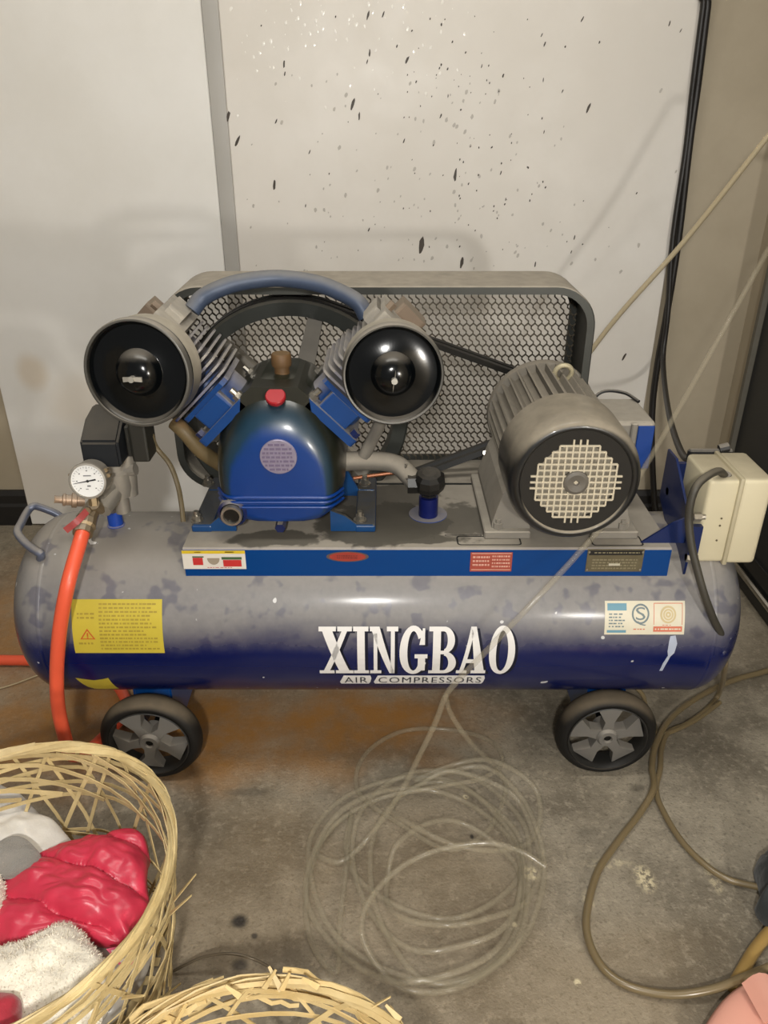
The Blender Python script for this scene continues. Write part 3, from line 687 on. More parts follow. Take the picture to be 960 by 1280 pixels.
# --- pipes of the pump
PIPE = M('blue_grey_pipe', (62, 74, 96), .45, .1, dust=((128, 126, 122), .1, .9, .8), var=.2)
bm = nb(); tube(bm, [P(240, 388, Y=1.235), P(252, 373, Y=1.245), P(272, 362, Y=1.25), P(300, 353, Y=1.26), P(345, 348, Y=1.27), P(390, 353, Y=1.265), P(420, 363, Y=1.255), P(447, 378, Y=1.24), P(458, 396, Y=1.235)], .0132, 18, 8); obj('transfer_pipe', bm, PIPE, comp, label='blue-grey pipe arching between the cylinder heads')
bm = nb(); tube(bm, [P(218, 528, Y=1.19), P(232, 541, Y=1.18), P(250, 562, Y=1.185), P(272, 578, Y=1.20), P(290, 588, Y=1.21)], .0125, 14, 6); obj('drain_pipe', bm, M('rust_olive_pipe', (108, 92, 62), .55, var=.35, dust=((140, 104, 66), .4, 1, .6)), comp)
bm = nb(); tube(bm, [P(476, 505, Y=1.19), P(474, 530, Y=1.20), P(465, 550, Y=1.215), P(455, 570, Y=1.22)], .0105, 14, 6); obj('outlet_pipe', bm, DUSTY, comp)
bm = nb(); tube(bm, [P(425, 577, Y=1.22), P(450, 576, Y=1.225), P(480, 577, Y=1.225), P(498, 582, Y=1.22), P(510, 593, Y=1.21), P(520, 604, Y=1.20)], .0165, 18, 6); obj('discharge_pipe', bm, DUSTY, comp)
bm = nb(); tube(bm, [P(428, 600, Y=1.30), P(460, 595, Y=1.30), P(500, 590, Y=1.30)], .0035, 8, 4); obj('copper_line', bm, M('copper', (150, 92, 58), .4, .4), comp)
# check valve on its blue stub
vc = P(536, 606, Y=1.20); bm = nb(); px_ = vc.x
lathe(bm, [(0, -.012), (.018, -.012), (.026, -.004), (.0285, .006), (.027, .018), (.020, .024), (.012, .026), (0, .026)], vc, (0, -.2, 1), 10); cyl(bm, vc+Vector((0, 0, -.03)), vc+Vector((0, 0, -.008)), .014, seg=6)
cyl(bm, vc+Vector((-.036, 0, .004)), vc+Vector((0, 0, .004)), .019, seg=8)
cv = obj('check_valve', bm, M('tarry_black', (28, 27, 25), .4, var=.35, dust=(DUST, .7, 1.2, .5)), comp, smooth=False)
bm = nb(); cyl(bm, (vc.x, vc.y-.004, PZ+.001), (vc.x, vc.y-.004, vc.z-.02), .0165, seg=18); obj('valve_stub', bm, M('stub_navy', (10, 22, 84), .3, var=.06), cv)
bm = nb(); lathe(bm, [(0, 0), (.033, 0), (.033, .0012), (0, .0012)], (vc.x, vc.y, PZ), (0, 0, 1), 28); obj('valve_flange', bm, M('flange_blue', (30, 66, 140), .5, dust=(DUST, .3, .6, .8)), cv)
bm = nb(); tube(bm, [P(508, 580, Y=1.205), P(505, 594, Y=1.20), P(512, 601, Y=1.19)], .0026, 6, 4); obj('clamp_wire', bm, STEEL, cv)
# --- flywheel and belts
FY = 1.405; FC = Vector((CX, FY, .570)); FR = .212
IRON = M('flywheel_iron', (58, 60, 56), .4, .3, dust=((120, 114, 102), .3, .9, .8), var=.2)
bm = nb(); lathe(bm, [(FR-.028, -.026), (FR-.004, -.028), (FR, -.024), (FR, -.020), (FR-.010, -.015), (FR-.010, -.010), (FR, -.004), (FR, .004), (FR-.010, .010), (FR-.010, .015), (FR, .020), (FR, .026), (FR-.028, .026)], FC, (0, 1, 0), 72, closed=True)
fw = obj('flywheel', bm, IRON, comp)
for k in range(6):
    a = math.radians(76+60*k); dr = Vector((math.cos(a), 0, math.sin(a))); tn = Vector((-math.sin(a), 0, math.cos(a)))
    def fq(r, w_): c = FC+dr*r; return [c+tn*w_+Vector((0, -.012, 0)), c+tn*w_+Vector((0, .012, 0)), c-tn*w_+Vector((0, .012, 0)), c-tn*w_+Vector((0, -.012, 0))]
    bm = nb(); loft(bm, [fq(.03, .022), fq(.10, .016), fq(FR-.024, .013)]); obj('flywheel_spoke', bm, DUSTY, fw, smooth=False)
bm = nb(); lathe(bm, [(.0, -.035), (.03, -.035), (.04, -.025), (.04, .03), (0, .03)], FC, (0, 1, 0), 32); obj('flywheel_hub', bm, IRON, fw)
bm = nb(); cyl(bm, FC, FC+Vector((0, -.13, 0)), .018, seg=20); obj('crankshaft', bm, STEEL, fw)
MX, MZ = .288, .580
PR = .046; PCn = Vector((MX, FY, MZ))
bm = nb(); lathe(bm, [(0, -.03), (PR-.01, -.03), (PR, -.026), (PR, -.02), (PR-.008, -.0125), (PR, -.004), (PR, .004), (PR-.008, .0125), (PR, .02), (PR, .026), (0, .028)], PCn, (0, 1, 0), 40); obj('motor_pulley', bm, IRON, comp)
def belt(dy):
    D = PCn-FC; L_ = math.hypot(D.x, D.z); base = math.atan2(D.z, D.x); ac = math.acos((FR-PR)/L_); pts = []
    a0 = base+ac; a1 = base-ac+2*math.pi
    for k in range(41): a = a0+(a1-a0)*k/40; pts.append((FC.x+(FR-.002)*math.cos(a), FC.z+(FR-.002)*math.sin(a), a))
    for k in range(17): a = (base-ac)+(2*ac)*k/16; pts.append((PCn.x+PR*math.cos(a), PCn.z+PR*math.sin(a), a))
    bm = nb(); R = []
    for x, z, a in pts:
        n_ = Vector((math.cos(a), 0, math.sin(a))); c = Vector((x, FY+dy, z))
        R.append([bm.verts.new(c+n_*.004+Vector((0, -.0075, 0))), bm.verts.new(c+n_*.004+Vector((0, .0075, 0))), bm.verts.new(c-n_*.006+Vector((0, .005, 0))), bm.verts.new(c-n_*.006+Vector((0, -.005, 0)))])
    for A, B in zip(R, R[1:]+R[:1]):
        for k in range(4): bm.faces.new((A[k], A[(k+1) % 4], B[(k+1) % 4], B[k]))
    bmesh.ops.recalc_face_normals(bm, faces=bm.faces[:])
    obj('drive_belt', bm, M('belt_rubber', (30, 29, 27), .5, var=.2, dust=((96, 90, 80), .75, 1.2, .5)), comp, smooth=False)
belt(-.0125); belt(.0125)
# --- belt guard: a shallow tray with a back of expanded metal
GX0, GX1, GZ0, GZ1, GY0, GY1, GR = -.386, .364, .432, .812, 1.345, 1.482, .072
GREYM = M('guard_metal', (62, 63, 59), .42, .35, dust=((170, 161, 146), .2, .7, .98), var=.15)
def gs(Y, i, r=None): return [(a, Y, b) for a, b in rrect(GX0+i, GZ0+i, GX1-i, GZ1-i, GR-i, 10)]
bm = nb(); loft(bm, [gs(GY0, .014), gs(GY0, .002), gs(GY0+.002, 0), gs(GY1-.002, 0), gs(GY1, .002), gs(GY1, .016), gs(GY1-.003, .016), gs(GY1-.003, .003), gs(GY0+.003, .003), gs(GY0+.003, .014)], False, False)
R_ = bm.verts[:]; n_ = len(rrect(0, 0, 1, 1, .1, 10)); bm.verts.ensure_lookup_table()
for k in range(n_): bm.faces.new((bm.verts[9*n_+k], bm.verts[9*n_+(k+1) % n_], bm.verts[(k+1) % n_], bm.verts[k]))
bmesh.ops.recalc_face_normals(bm, faces=bm.faces[:])
guard = obj('belt_guard', bm, GREYM, comp)
bm = nb(); pch, q_, h_ = .0129, .0099, .0026; my = GY1-.006
def inside(x, z):
    i = .005; r = GR-i; x0, x1, z0, z1 = GX0+i, GX1-i, GZ0+i, GZ1-i
    if not (x0 < x < x1 and z0 < z < z1): return False
    cx = min(max(x, x0+r), x1-r); cz = min(max(z, z0+r), z1-r); return (x-cx)**2+(z-cz)**2 < r*r
def strand(a, b, w_, dy0=0.0):
    mx, mz = (a[0]+b[0])/2, (a[1]+b[1])/2
    if not inside(mx, mz): return
    dx, dz = b[0]-a[0], b[1]-a[1]; L_ = math.hypot(dx, dz); nx, nz = -dz/L_*w_/2, dx/L_*w_/2; ex, ez = dx/L_*.0006, dz/L_*.0006
    V = []
    for yy in (my-.0022+dy0, my+.0016+dy0):
        V.append([bm.verts.new((a[0]-ex+nx, yy, a[1]-ez+nz)), bm.verts.new((b[0]+ex+nx, yy, b[1]+ez+nz)), bm.verts.new((b[0]+ex-nx, yy, b[1]+ez-nz)), bm.verts.new((a[0]-ex-nx, yy, a[1]-ez-nz))])
    A, B = V; bm.faces.new(A[::-1])
    for k in range(4): bm.faces.new((A[k], A[(k+1) % 4], B[(k+1) % 4], B[k]))
rows = int((GZ1-GZ0)/q_)+1; cols = int((GX1-GX0)/pch)+2
for r in range(rows):
    zb = GZ0+(r+.5)*q_; off = (r % 2)*pch/2
    for i in range(-1, cols):
        x = GX0+off+i*pch; hi_, lo_, nx_ = (x, zb+h_), (x+pch/2, zb-h_), (x+pch, zb+h_)
        strand(hi_, lo_, .0023)
        if r % 2 == 0: strand(lo_, nx_, .0021)
        strand(lo_, (x+pch/2, zb-q_+h_), .0019)
obj('mesh_screen', bm, M('mesh_steel', (92, 84, 70), .5, .4, dust=((122, 114, 100), .3, .9, .8), var=.25), guard, smooth=False, kind='stuff')
bm = nb()
for x in (-.24, .05, .30): box(bm, (x-.012, PY1-.004, PZ-.030), (x+.012, GY0+.02, PZ-.024)); box(bm, (x-.012, GY0+.006, PZ-.05), (x+.012, GY0+.012, PZ-.024))
obj('guard_bracket', bm, BLACKM, guard, smooth=False)
bm = nb(); cyl(bm, P(606, 566, Y=1.34), P(606, 566, Y=1.328), .004, seg=8); obj('guard_bolt', bm, STEEL, guard, smooth=False)
# --- electric motor
MDUST = M('motor_dust', (106, 102, 94), .65, dust=((150, 141, 126), -.4, .5, .93), var=.18)
my0, my1 = 1.150, 1.378
bm = nb(); lathe(bm, [(0, 0), (.084, 0), (.084, my1-my0-.02), (.080, my1-my0-.008), (.05, my1-my0+.004), (0, my1-my0+.004)], (MX, my0, MZ), (0, 1, 0), 48); motor = obj('motor', bm, MDUST, comp)
fin0 = None
for k in range(34):
    a = 2*math.pi*(k+.5)/34; bm = nb(); x, z = math.cos(a), math.sin(a)
    if -2.3 < math.atan2(z, x) < -.85: continue
    tn = Vector((-z, 0, x)); rd = Vector((x, 0, z)); c = Vector((MX, 0, MZ))
    def mq(Y, r1): return [c+rd*.082+tn*.0028+Vector((0, Y, 0)), c+rd*r1+tn*.0016+Vector((0, Y, 0)), c+rd*r1-tn*.0016+Vector((0, Y, 0)), c+rd*.082-tn*.0028+Vector((0, Y, 0))]
    loft(bm, [mq(my0+.01, .0965), mq(my1-.022, .0965)]); obj('cooling_fin', bm, MDUST, motor, smooth=False)
bm = nb(); lathe(bm, [(.084, -.012), (.0975, -.010), (.0985, -.004), (.0985, .006), (.094, .012), (.06, .02)], (MX, my1-.014, MZ), (0, 1, 0), 48); obj('end_bell', bm, MDUST, motor)
CWL = M('cowl_black', (28, 28, 28), .3, dust=((156, 146, 128), .16, .60, .97), var=.15, coat=.2)
cy0 = 1.062; RC = .1015
bm = nb(); lathe(bm, [(RC*.97, .118), (RC, .116), (RC, .040), (RC*.995, .022), (RC*.97, .010), (RC*.925, .003), (RC*.87, .000), (RC*.84, .001), (RC*.82, .004), (RC*.82, .008), (RC*.87, .010), (RC*.95, .02), (RC*.97, .05)], (MX, cy0, MZ), (0, 1, 0), 72, closed=True)
cowl = obj('fan_cowl', bm, CWL, motor, angle=50)
bm = nb()
lathe(bm, [(RC*.845, .0035), (RC*.60, .0045), (RC*.60, .007), (RC*.845, .007)], (MX, cy0, MZ), (0, 1, 0), 64, closed=True); obj('cowl_plate', bm, M('plate_black', (16, 16, 17), .3, coat=.3, var=.1), cowl)
GRC = M('dusty_grille', (190, 180, 158), .7, var=.1); gr, gp = .0655, .0098
bm = nb()
for i in range(-6, 7):
    t0 = (i+.5)*gp if False else i*gp; hw = math.sqrt(max(0, gr*gr-t0*t0))
    hw = round(hw/gp)*gp
    if hw < .01: continue
    box(bm, (MX+t0-.0013, cy0+.0018, MZ-hw), (MX+t0+.0013, cy0+.0045, MZ+hw)); box(bm, (MX-hw, cy0+.0016, MZ+t0-.0013), (MX+hw, cy0+.0043, MZ+t0+.0013))
obj('fan_grille', bm, GRC, cowl, smooth=False)
bm = nb(); lathe(bm, [(0, .013), (RC*.80, .013)], (MX, cy0, MZ), (0, 1, 0), 40); obj('fan_disc', bm, M('fan_grey', (148, 140, 124), .7, var=.45, vscale=55), cowl)
bm = nb(); lathe(bm, [(0, .004), (.004, .001), (.0045, -.001), (.014, -.003), (.0185, -.001), (.0195, .003), (.0195, .006)], (MX, cy0, MZ), (0, 1, 0), 32); obj('grille_boss', bm, M('boss_grey', (96, 91, 83), .55, var=.15), cowl)
# eye bolt, terminal box, feet
eb = P(704, 466, Y=1.30); bm = nb(); pts = [eb+Vector((.0145*math.cos(2*math.pi*k/20), -.004*math.sin(2*math.pi*k/20), .0145*math.sin(2*math.pi*k/20))) for k in range(21)]
tube(bm, pts, .0042, 10, 1, smooth=False, cap=False); cyl(bm, eb+Vector((0, 0, -.045)), eb+Vector((0, 0, -.014)), .006, seg=10); obj('eye_bolt', bm, M('dusty_brass', (186, 176, 146), .45, .3, var=.2), motor)
bm = nb(); box(bm, (MX+.085, 1.205, .535), (.446, 1.325, .622), .006, 2); tb = obj('terminal_box', bm, DUSTY, motor, smooth=False)
bm = nb(); box(bm, (.405, 1.198, .545), (.415, 1.206, .622), .002, 1); obj('terminal_lid', bm, DUSTY, tb, smooth=False)
bm = nb(); box(bm, (.417, 1.2025, .540), (.444, 1.2065, .616), .001, 1); obj('blue_panel', bm, M('terminal_blue', (0, 54, 128), .4, var=.1), tb, smooth=False)
bm = nb(); tube(bm, [(.36, 1.33, .60), (.39, 1.345, .626), (.425, 1.33, .630), (.444, 1.30, .624)], .003, 8, 6); obj('motor_lead', bm, BLACKM, tb)
for s in (-1, 1):
    bm = nb(); x0, x1 = MX+s*.050, MX+s*.112
    prism(bm, [(x0, PZ+.012), (x1, PZ+.012), (x1, PZ+.024), (MX+s*.098, PZ+.075), (MX+s*.085, PZ+.10), (x0, PZ+.07)], lambda a, b, d: Vector((a, d, b)), 1.125, 1.335)
    box(bm, (min(x0, MX+s*.125), 1.112, PZ), (max(x0, MX+s*.125), 1.338, PZ+.014), .002, 1)
    ft = obj('motor_foot', bm, DUSTY, motor, smooth=False)
    for y_ in (1.125, 1.30):
        bm = nb(); c = Vector((MX+s*.102, y_, PZ+.014)); cyl(bm, c, c+Vector((0, 0, .010)), .008, seg=6); cyl(bm, c+Vector((0, 0, .008)), c+Vector((0, 0, .016)), .0045, seg=8); obj('bolt', bm, DUSTY, ft, smooth=False)
# --- cream starter box on its blue bracket
SX0, SX1, SY0, SY1, SZ0, SZ1 = .506, .606, 1.10, 1.207, .418, .567
CREAMB = M('cream_plastic', (204, 194, 164), .5, dust=((158, 146, 122), .55, .95, .6), var=.06, vscale=18)
bm = nb(); box(bm, (SX0, SY0, SZ0), (SX0+.050, SY1, SZ1), .007, 3); sb = obj('starter_box', bm, CREAMB, comp, label='cream plastic starter box')
bm = nb(); box(bm, (SX0+.050, SY0-.002, SZ0-.002), (SX1, SY1+.002, SZ1+.002), .008, 3); obj('box_lid', bm, CREAMB, sb)
bm = nb(); box(bm, (SX0+.046, SY0-.0035, SZ0-.0035), (SX0+.054, SY1+.0035, SZ1+.0035), .003, 2); obj('lid_seam', bm, M('cream_seam', (176, 166, 138), .5), sb)
bm = nb(); box(bm, (SX0+.004, SY1+.002, SZ0+.02), (SX1-.02, SY1+.012, SZ1+.004), .003, 1); cyl(bm, (SX0+.055, SY1+.006, SZ1+.004), (SX0+.07, SY1+.006, SZ1+.008), .008, seg=10); obj('box_backing', bm, BLACKM, sb, smooth=False)
ch = P(908, 592, Y=1.12); bm = nb(); lathe(bm, [(0, .002), (.009, .002), (.011, 0), (.011, -.004)], (ch.x-.002, ch.y, SZ1), (0, -.2, 1), 16); obj('cable_gland', bm, BLACKM, sb)
bm = nb()
for z_, y_ in ((.50, SY0), (.487, SY0), (.46, SY0)): cyl(bm, (SX0+.03, y_-.0008, z_), (SX0+.03, y_+.002, z_), .0018, seg=8)
obj('box_screw', bm, M('screw_dark', (90, 78, 58), .5), sb, smooth=False)
bm = nb(); yz = lambda a, b, d: Vector((d, a, b))
prism(bm, [(1.085, .405), (1.105, .39), (1.24, .47), (1.24, .56), (1.20, .56), (1.11, .50), (1.082, .45)], yz, .486, .490)
prism(bm, [(.415, .455), (.462, .455), (.490, .455), (.490, .505), (.462, .492)], lambda a, b, d: Vector((a, d, b)), 1.100, 1.104)
box(bm, (.488, 1.09, .43), (.506, 1.10, .49)); box(bm, (.488, 1.2, .5), (.508, 1.21, .55))
br = obj('starter_bracket', bm, M('bracket_blue', (7, 30, 80), .35, var=.1, coat=.2), comp, smooth=False)
for u, v, Yb in ((847, 614, 1.21), (869, 646, 1.09), (855, 697, 1.085)):
    c = P(u, v, Y=Yb); bm = nb(); c.x = .492; cyl(bm, c-Vector((.006, 0, 0)), c+Vector((.006, 0, 0)), .0075, seg=6); cyl(bm, c+Vector((.004, 0, 0)), c+Vector((.013, 0, 0)), .0045, seg=8); obj('bracket_bolt', bm, STEEL, br, smooth=False)
# --- pressure switch, gauge and outlet valve at the left end
cxp, cyp = -.443, 1.182
bm = nb(); lathe(bm, [(.0, .002), (.015, .002), (.015, .003), (.0125, .0045), (.0125, .030), (0, .030)], (cxp-.016, cyp, TZ+TR-.003), (0, 0, 1), 24); sc = obj('tank_socket', bm, M('socket_blue', (24, 66, 158), .35, dust=(DUST, .6, 1, .8)), comp)
bm = nb(); lathe(bm, [(0, 0), (.013, 0), (.013, .03), (.021, .032), (.024, .050), (.024, .075), (.018, .08), (.018, .10), (.024, .102), (.024, .112), (0, .112)], (cxp, cyp, .470), (0, 0, 1), 20)
cyl(bm, (cxp+.012, cyp+.006, .50), (cxp+.018, cyp+.006, .575), .016, seg=12); cyl(bm, (cxp, cyp, .530), (cxp-.02, cyp-.045, .525), .013, seg=12); cyl(bm, (cxp+.005, cyp, .545), (cxp+.034, cyp-.004, .55), .010, seg=10); cyl(bm, (cxp-.005, cyp-.01, .515), (cxp-.012, cyp-.055, .50), .017, .013, seg=12)
man = obj('valve_manifold', bm, CASTAL, comp)
bm = nb(); prism(bm, [(1.135, .572), (1.235, .572), (1.235, .640), (1.215, .650), (1.175, .642), (1.135, .616)], yz, -.476, -.416); bmesh.ops.bevel(bm, geom=bm.edges[:], offset=.004, segments=2, affect='EDGES')
ps = obj('pressure_switch', bm, M('switch_black', (26, 29, 33), .45, dust=((84, 78, 68), .5, .95, .75), var=.1), comp, angle=40, label='black pressure switch')
bm = nb(); box(bm, (-.414, 1.165, .578), (-.405, 1.205, .630), .002, 1); box(bm, (-.404, 1.155, .572), (-.376, 1.205, .640), .004, 2); box(bm, (-.418, 1.172, .582), (-.40, 1.196, .59)); obj('switch_side_box', bm, M('switch_brown_black', (38, 37, 32), .5, dust=((92, 86, 74), .6, 1, .7)), ps, smooth=False)
gc = P(110, 601, Y=1.098); ga = Vector((.05, -.97, .16)).normalized()
bm = nb(); lathe(bm, [(0, -.034), (.022, -.034), (.0275, -.028), (.0285, -.004), (.0295, .0), (.0285, .004), (.0258, .0045), (.0255, .001)], gc, ga, 40); gg = obj('pressure_gauge', bm, CASTAL, comp)
bm = nb(); lathe(bm, [(0, .0012), (.0258, .0012)], gc, ga, 36); obj('gauge_dial', bm, M('dial_white', (232, 232, 230), .3, var=.02, coat=.4), gg)
gx = Vector((0, 0, 1)).cross(-ga).normalized()*-1; gx = Vector((1, 0, 0)); gx = (gx-ga*gx.dot(ga)).normalized(); gy = ga.cross(gx)*1
if gy.z < 0: gy = -gy
bm = nb()
def gquad(a, b, w0, w1, lift):
    A = gc+ga*lift+gx*a[0]+gy*a[1]; B = gc+ga*lift+gx*b[0]+gy*b[1]; t_ = (B-A).normalized(); n_ = ga.cross(t_); bm.faces.new([bm.verts.new(q) for q in (A-n_*w0, B-n_*w1, B+n_*w1, A+n_*w0)])
gquad((-.021, -.004), (.0125, .0022), .0004, .0013, .0022); lathe(bm, [(0, .0026), (.0022, .0026)], gc, ga, 12); obj('gauge_needle', bm, M('needle_black', (18, 18, 20), .5), gg, smooth=False)
bm = nb()
for k in range(25):
    a = math.radians(225-270*k/24); l_ = .004 if k % 4 == 0 else .0022; gquad((.0232*math.cos(a), .0232*math.sin(a)), ((.0232-l_)*math.cos(a), (.0232-l_)*math.sin(a)), .0003, .0003, .0018)
for k in range(0, 25, 4):
    a = math.radians(225-270*k/24); gquad((.0165*math.cos(a)-.0012, .0165*math.sin(a)), (.0165*math.cos(a)+.0012, .0165*math.sin(a)), .0008, .0008, .0018)
gquad((-.006, .0085), (.006, .0085), .0008, .0008, .0018); gquad((-.0015, -.008), (.004, -.008), .0012, .0012, .0018); gquad((-.004, -.013), (.0, -.013), .0006, .0006, .0018)
obj('gauge_scale', bm, M('scale_grey', (110, 110, 114), .5), gg, smooth=False)
bm = nb()
for a in (.2, .5, -2.6, 2.9, -2.2): 
    c = gc+gx*.0295*math.cos(a)+gy*.0295*math.sin(a)-ga*.012; cyl(bm, c-ga*.004, c+ga*.004, .0035, seg=8)
obj('gauge_lug', bm, BRASS, gg, smooth=False); bm = nb()
c = gc-gy*.030-ga*.014; cyl(bm, c, c-gy*.014, .0075, seg=6); cyl(bm, c-gy*.012, c-gy*.03-ga*.03, .009, seg=10); obj('gauge_stem', bm, BRASS, gg, smooth=False)
b0 = P(106, 626, Y=1.14); b1 = P(68, 624, Y=1.125); dv = (b1-b0); bm = nb(); Lb = dv.length
lathe(bm, [(0, 0), (.010, 0), (.010, Lb*.25), (.0125, Lb*.27), (.0125, Lb*.42), (.009, Lb*.45), (.009, Lb*.62), (.0105, Lb*.64), (.0105, Lb*.72), (.006, Lb*.75), (.006, Lb*.96), (.007, Lb), (0, Lb)], b0, dv, 14); obj('hose_barb', bm, M('pink_brass', (166, 140, 116), .45, .4, dust=(DUST, .3, .9, .6), var=.2), man)
v0 = P(118, 630, Y=1.135); v1 = P(108, 650, Y=1.10); v2 = P(103, 668, Y=1.075); bm = nb()
cyl(bm, v0, v1, .012, .0165, 12); lathe(bm, [(0, 0), (.0165, 0), (.0175, .012), (.014, .016), (.0155, .018), (.0155, (v2-v1).length), (0, (v2-v1).length)], v1, v2-v1, 12); bv = obj('ball_valve', bm, BRASS, comp, smooth=False)
l0 = P(110, 637, Y=1.098); l1 = P(97, 651, Y=1.075); l2 = P(82, 663, Y=1.07); bm = nb(); ribbon(bm, smooth_path([l0, l1, l2], 5), (l2-l0).cross(Vector((-.35, .85, -.45))), .0105, .003); obj('valve_lever', bm, M('faded_red', (152, 64, 62), .5, var=.15), bv, smooth=False, label='faded red lever')
bm = nb(); c = l0+Vector((0, -.004, 0)); cyl(bm, c, c+Vector((0, .02, -.006)), .006, seg=6); obj('lever_nut', bm, BRASS, bv, smooth=False)
bm = nb(); tube(bm, [(-.378, 1.19, .606), P(196, 560, Y=1.20), P(212, 580, Y=1.19), P(222, 606, Y=1.18), P(227, 632, Y=1.16), P(229, 652, Y=1.15)], .0042, 8, 8); obj('unloader_tube', bm, M('olive_tube', (104, 92, 68), .5, var=.15), comp)
f = tank_map((108, 670, 122, 681)); b2 = nb(); poly(b2, [(.1, 1), (.3, .9), (.5, .4), (1, .25), (.95, .05), (.5, 0), (.25, .3), (.15, .6)]); obj('white_paint_mark', wrap(b2, f, .0008), WHITEP, tank)
# ================================================================== HOSES AND CABLES
def line_thing(name, pts, r, mat, label, cat, group=None, seg=10, n=8):
    bm = nb(); tube(bm, pts, r, seg, n); return tag(obj(name, bm, mat, angle=80), label, cat, group)
ORANGE = M('orange_rubber', (222, 88, 58), .4, var=.05, coat=.15)
line_thing('air_hose', [P(104, 664, Y=1.078), P(98, 684, Y=1.055), P(85, 730, Y=1.015), P(75, 785, Y=1.000), P(71, 840, Y=.995), P(73, 885, Y=.99), P(82, 925, Y=.995), P(88, 943, Y=1.03),
                        Vector((-.556, 1.085, .0145)), Vector((-.528, 1.15, .0118)), Vector((-.518, 1.225, .0118)), Vector((-.62, 1.34, .0128)), fl(40, 826, .0128), fl(0, 825, .0128), fl(-120, 822, .0128)], .0112,
           ORANGE, 'orange rubber air hose hanging from the red-levered valve', 'hose', seg=16)
CLEAR = NT('clear_plastic'); CLEAR.b.inputs['Base Color'].default_value = rgba((168, 158, 134)); CLEAR.b.inputs['Roughness'].default_value = .18; CLEAR.b.inputs['Alpha'].default_value = .18
CLEAR.b.inputs['Coat Weight'].default_value = .6; CLEAR.b.inputs['Coat Roughness'].default_value = .06
CLEAR = CLEAR.m
MILKY = NT('milky_plastic'); MILKY.b.inputs['Base Color'].default_value = rgba((176, 162, 132)); MILKY.b.inputs['Roughness'].default_value = .25; MILKY.b.inputs['Alpha'].default_value = .8; MILKY = MILKY.m
line_thing('plastic_tube', [Vector((.84, 1.42, 2.66)), Vector((.85, 1.44, 2.0)), P(1010, 108, Y=1.50)+Vector((.01, 0, .02)), P(960, 170, Y=1.52), P(855, 302, Y=1.57), P(745, 430, Y=1.61), Vector((.30, 1.70, .30)), Vector((.24, 1.75, .06)), Vector((.10, 1.80, .007)), Vector((-.1, 1.82, .006))], .0052, MILKY,
           'milky plastic tube running taut up to the right behind the belt guard', 'tube')
rnd = random.Random(21)
path = [Vector((.78, 1.40, 2.66)), Vector((.80, 1.45, 1.9)), P(1010, 216, Y=1.49), P(960, 312, Y=1.43), P(882, 452, Y=1.31), P(806, 584, Y=1.168), P(768, 640, Y=1.090), P(737, 676, Y=1.062), P(700, 717, Y=1.02), P(650, 770, Y=.99), P(600, 822, Y=.975), P(570, 853, Y=.965), P(556, 872, Y=.96),
        P(545, 902, Y=.95), P(524, 945, Y=.935), P(500, 992, Y=.92), fl(462, 1045, .03), fl(432, 1074, .012), fl(412, 1076, .008), fl(396, 1060, .006)]
loops = [((535, 1045), .135, .115), ((520, 1085), .180, .18), ((555, 1105), .115, .19), ((560, 1060), .150, .165), ((500, 1110), .150, .17), ((575, 1130), .12, .11), ((585, 1020), .125, .09)]
ang = math.pi*.9
for i, ((u, v), rx, ry) in enumerate(loops):
    c = fl(u, v)
    nstep = 12
    for k in range(nstep):
        a = ang+2*math.pi*k/nstep; t_ = k/nstep
        if i+1 < len(loops):
            (u2, v2), rx2, ry2 = loops[i+1]; c2 = fl(u2, v2)
        else: c2, rx2, ry2 = c, rx, ry
        cc = c.lerp(c2, t_); ra = rx+(rx2-rx)*t_; rb = ry+(ry2-ry)*t_
        path.append(Vector((cc.x+ra*math.cos(a)+rnd.uniform(-.006, .006), cc.y+rb*math.sin(a)+rnd.uniform(-.006, .006), .006+.011*i*(.5+.5*math.sin(a*2+i))*.5+.004)))
path += [fl(600, 958, .03), fl(648, 992, .03), fl(672, 1040, .03), fl(680, 1080, .02), fl(676, 1120, .012), fl(655, 1172, .01), fl(610, 1215, .01), fl(560, 1238, .01), fl(505, 1236, .012), fl(470, 1205, .02), fl(452, 1165, .03), fl(462, 1125, .04), fl(500, 1085, .05), fl(550, 1062, .06), fl(610, 1054, .07), fl(650, 1064, .07), fl(682, 1084, .06)]
line_thing('plastic_tube', path, .0049, CLEAR, 'thin clear plastic tube passing under the motor and lying coiled on the floor', 'tube', n=7, seg=8)
line_thing('plastic_tube', [P(557, 870, Y=.97), P(564, 893, Y=.972), P(588, 928, Y=.975), fl(622, 962, .02), fl(632, 990, .008), fl(608, 1040, .007), fl(560, 1062, .012), fl(500, 1030, .008), fl(448, 990, .007), fl(455, 945, .006), fl(500, 915, .006), fl(560, 912, .006), fl(610, 925, .007), fl(628, 950, .012), fl(605, 972, .02), fl(540, 985, .025), fl(470, 1000, .02), fl(410, 1040, .012), fl(384, 1110, .008), fl(388, 1175, .007), fl(420, 1215, .007), fl(425, 1150, .012), fl(432, 1090, .01), fl(440, 1010, .015)], .0046,
           CLEAR, 'second clear tube strand dropping from the tank into the floor coil', 'tube', n=8, seg=8)
BLK = M('black_cable', (30, 27, 24), .45, var=.12)
wz = WY-.030
line_thing('power_cable', [Vector((.80, wz, 2.66)), Vector((.79, wz, 1.9)), P(893, -50, Y=wz), P(884, 10, Y=wz), P(873, 100, Y=wz), P(862, 180, Y=wz), P(848, 300, Y=wz), P(834, 390, Y=wz), P(823, 450, Y=wz), P(816, 505, Y=wz), P(815, 560, Y=wz-.01), P(818, 625, Y=wz-.02), P(822, 650, Y=wz-.03)], .0082, BLK,
           'black wall cable dropping straight down behind the motor', 'cable')
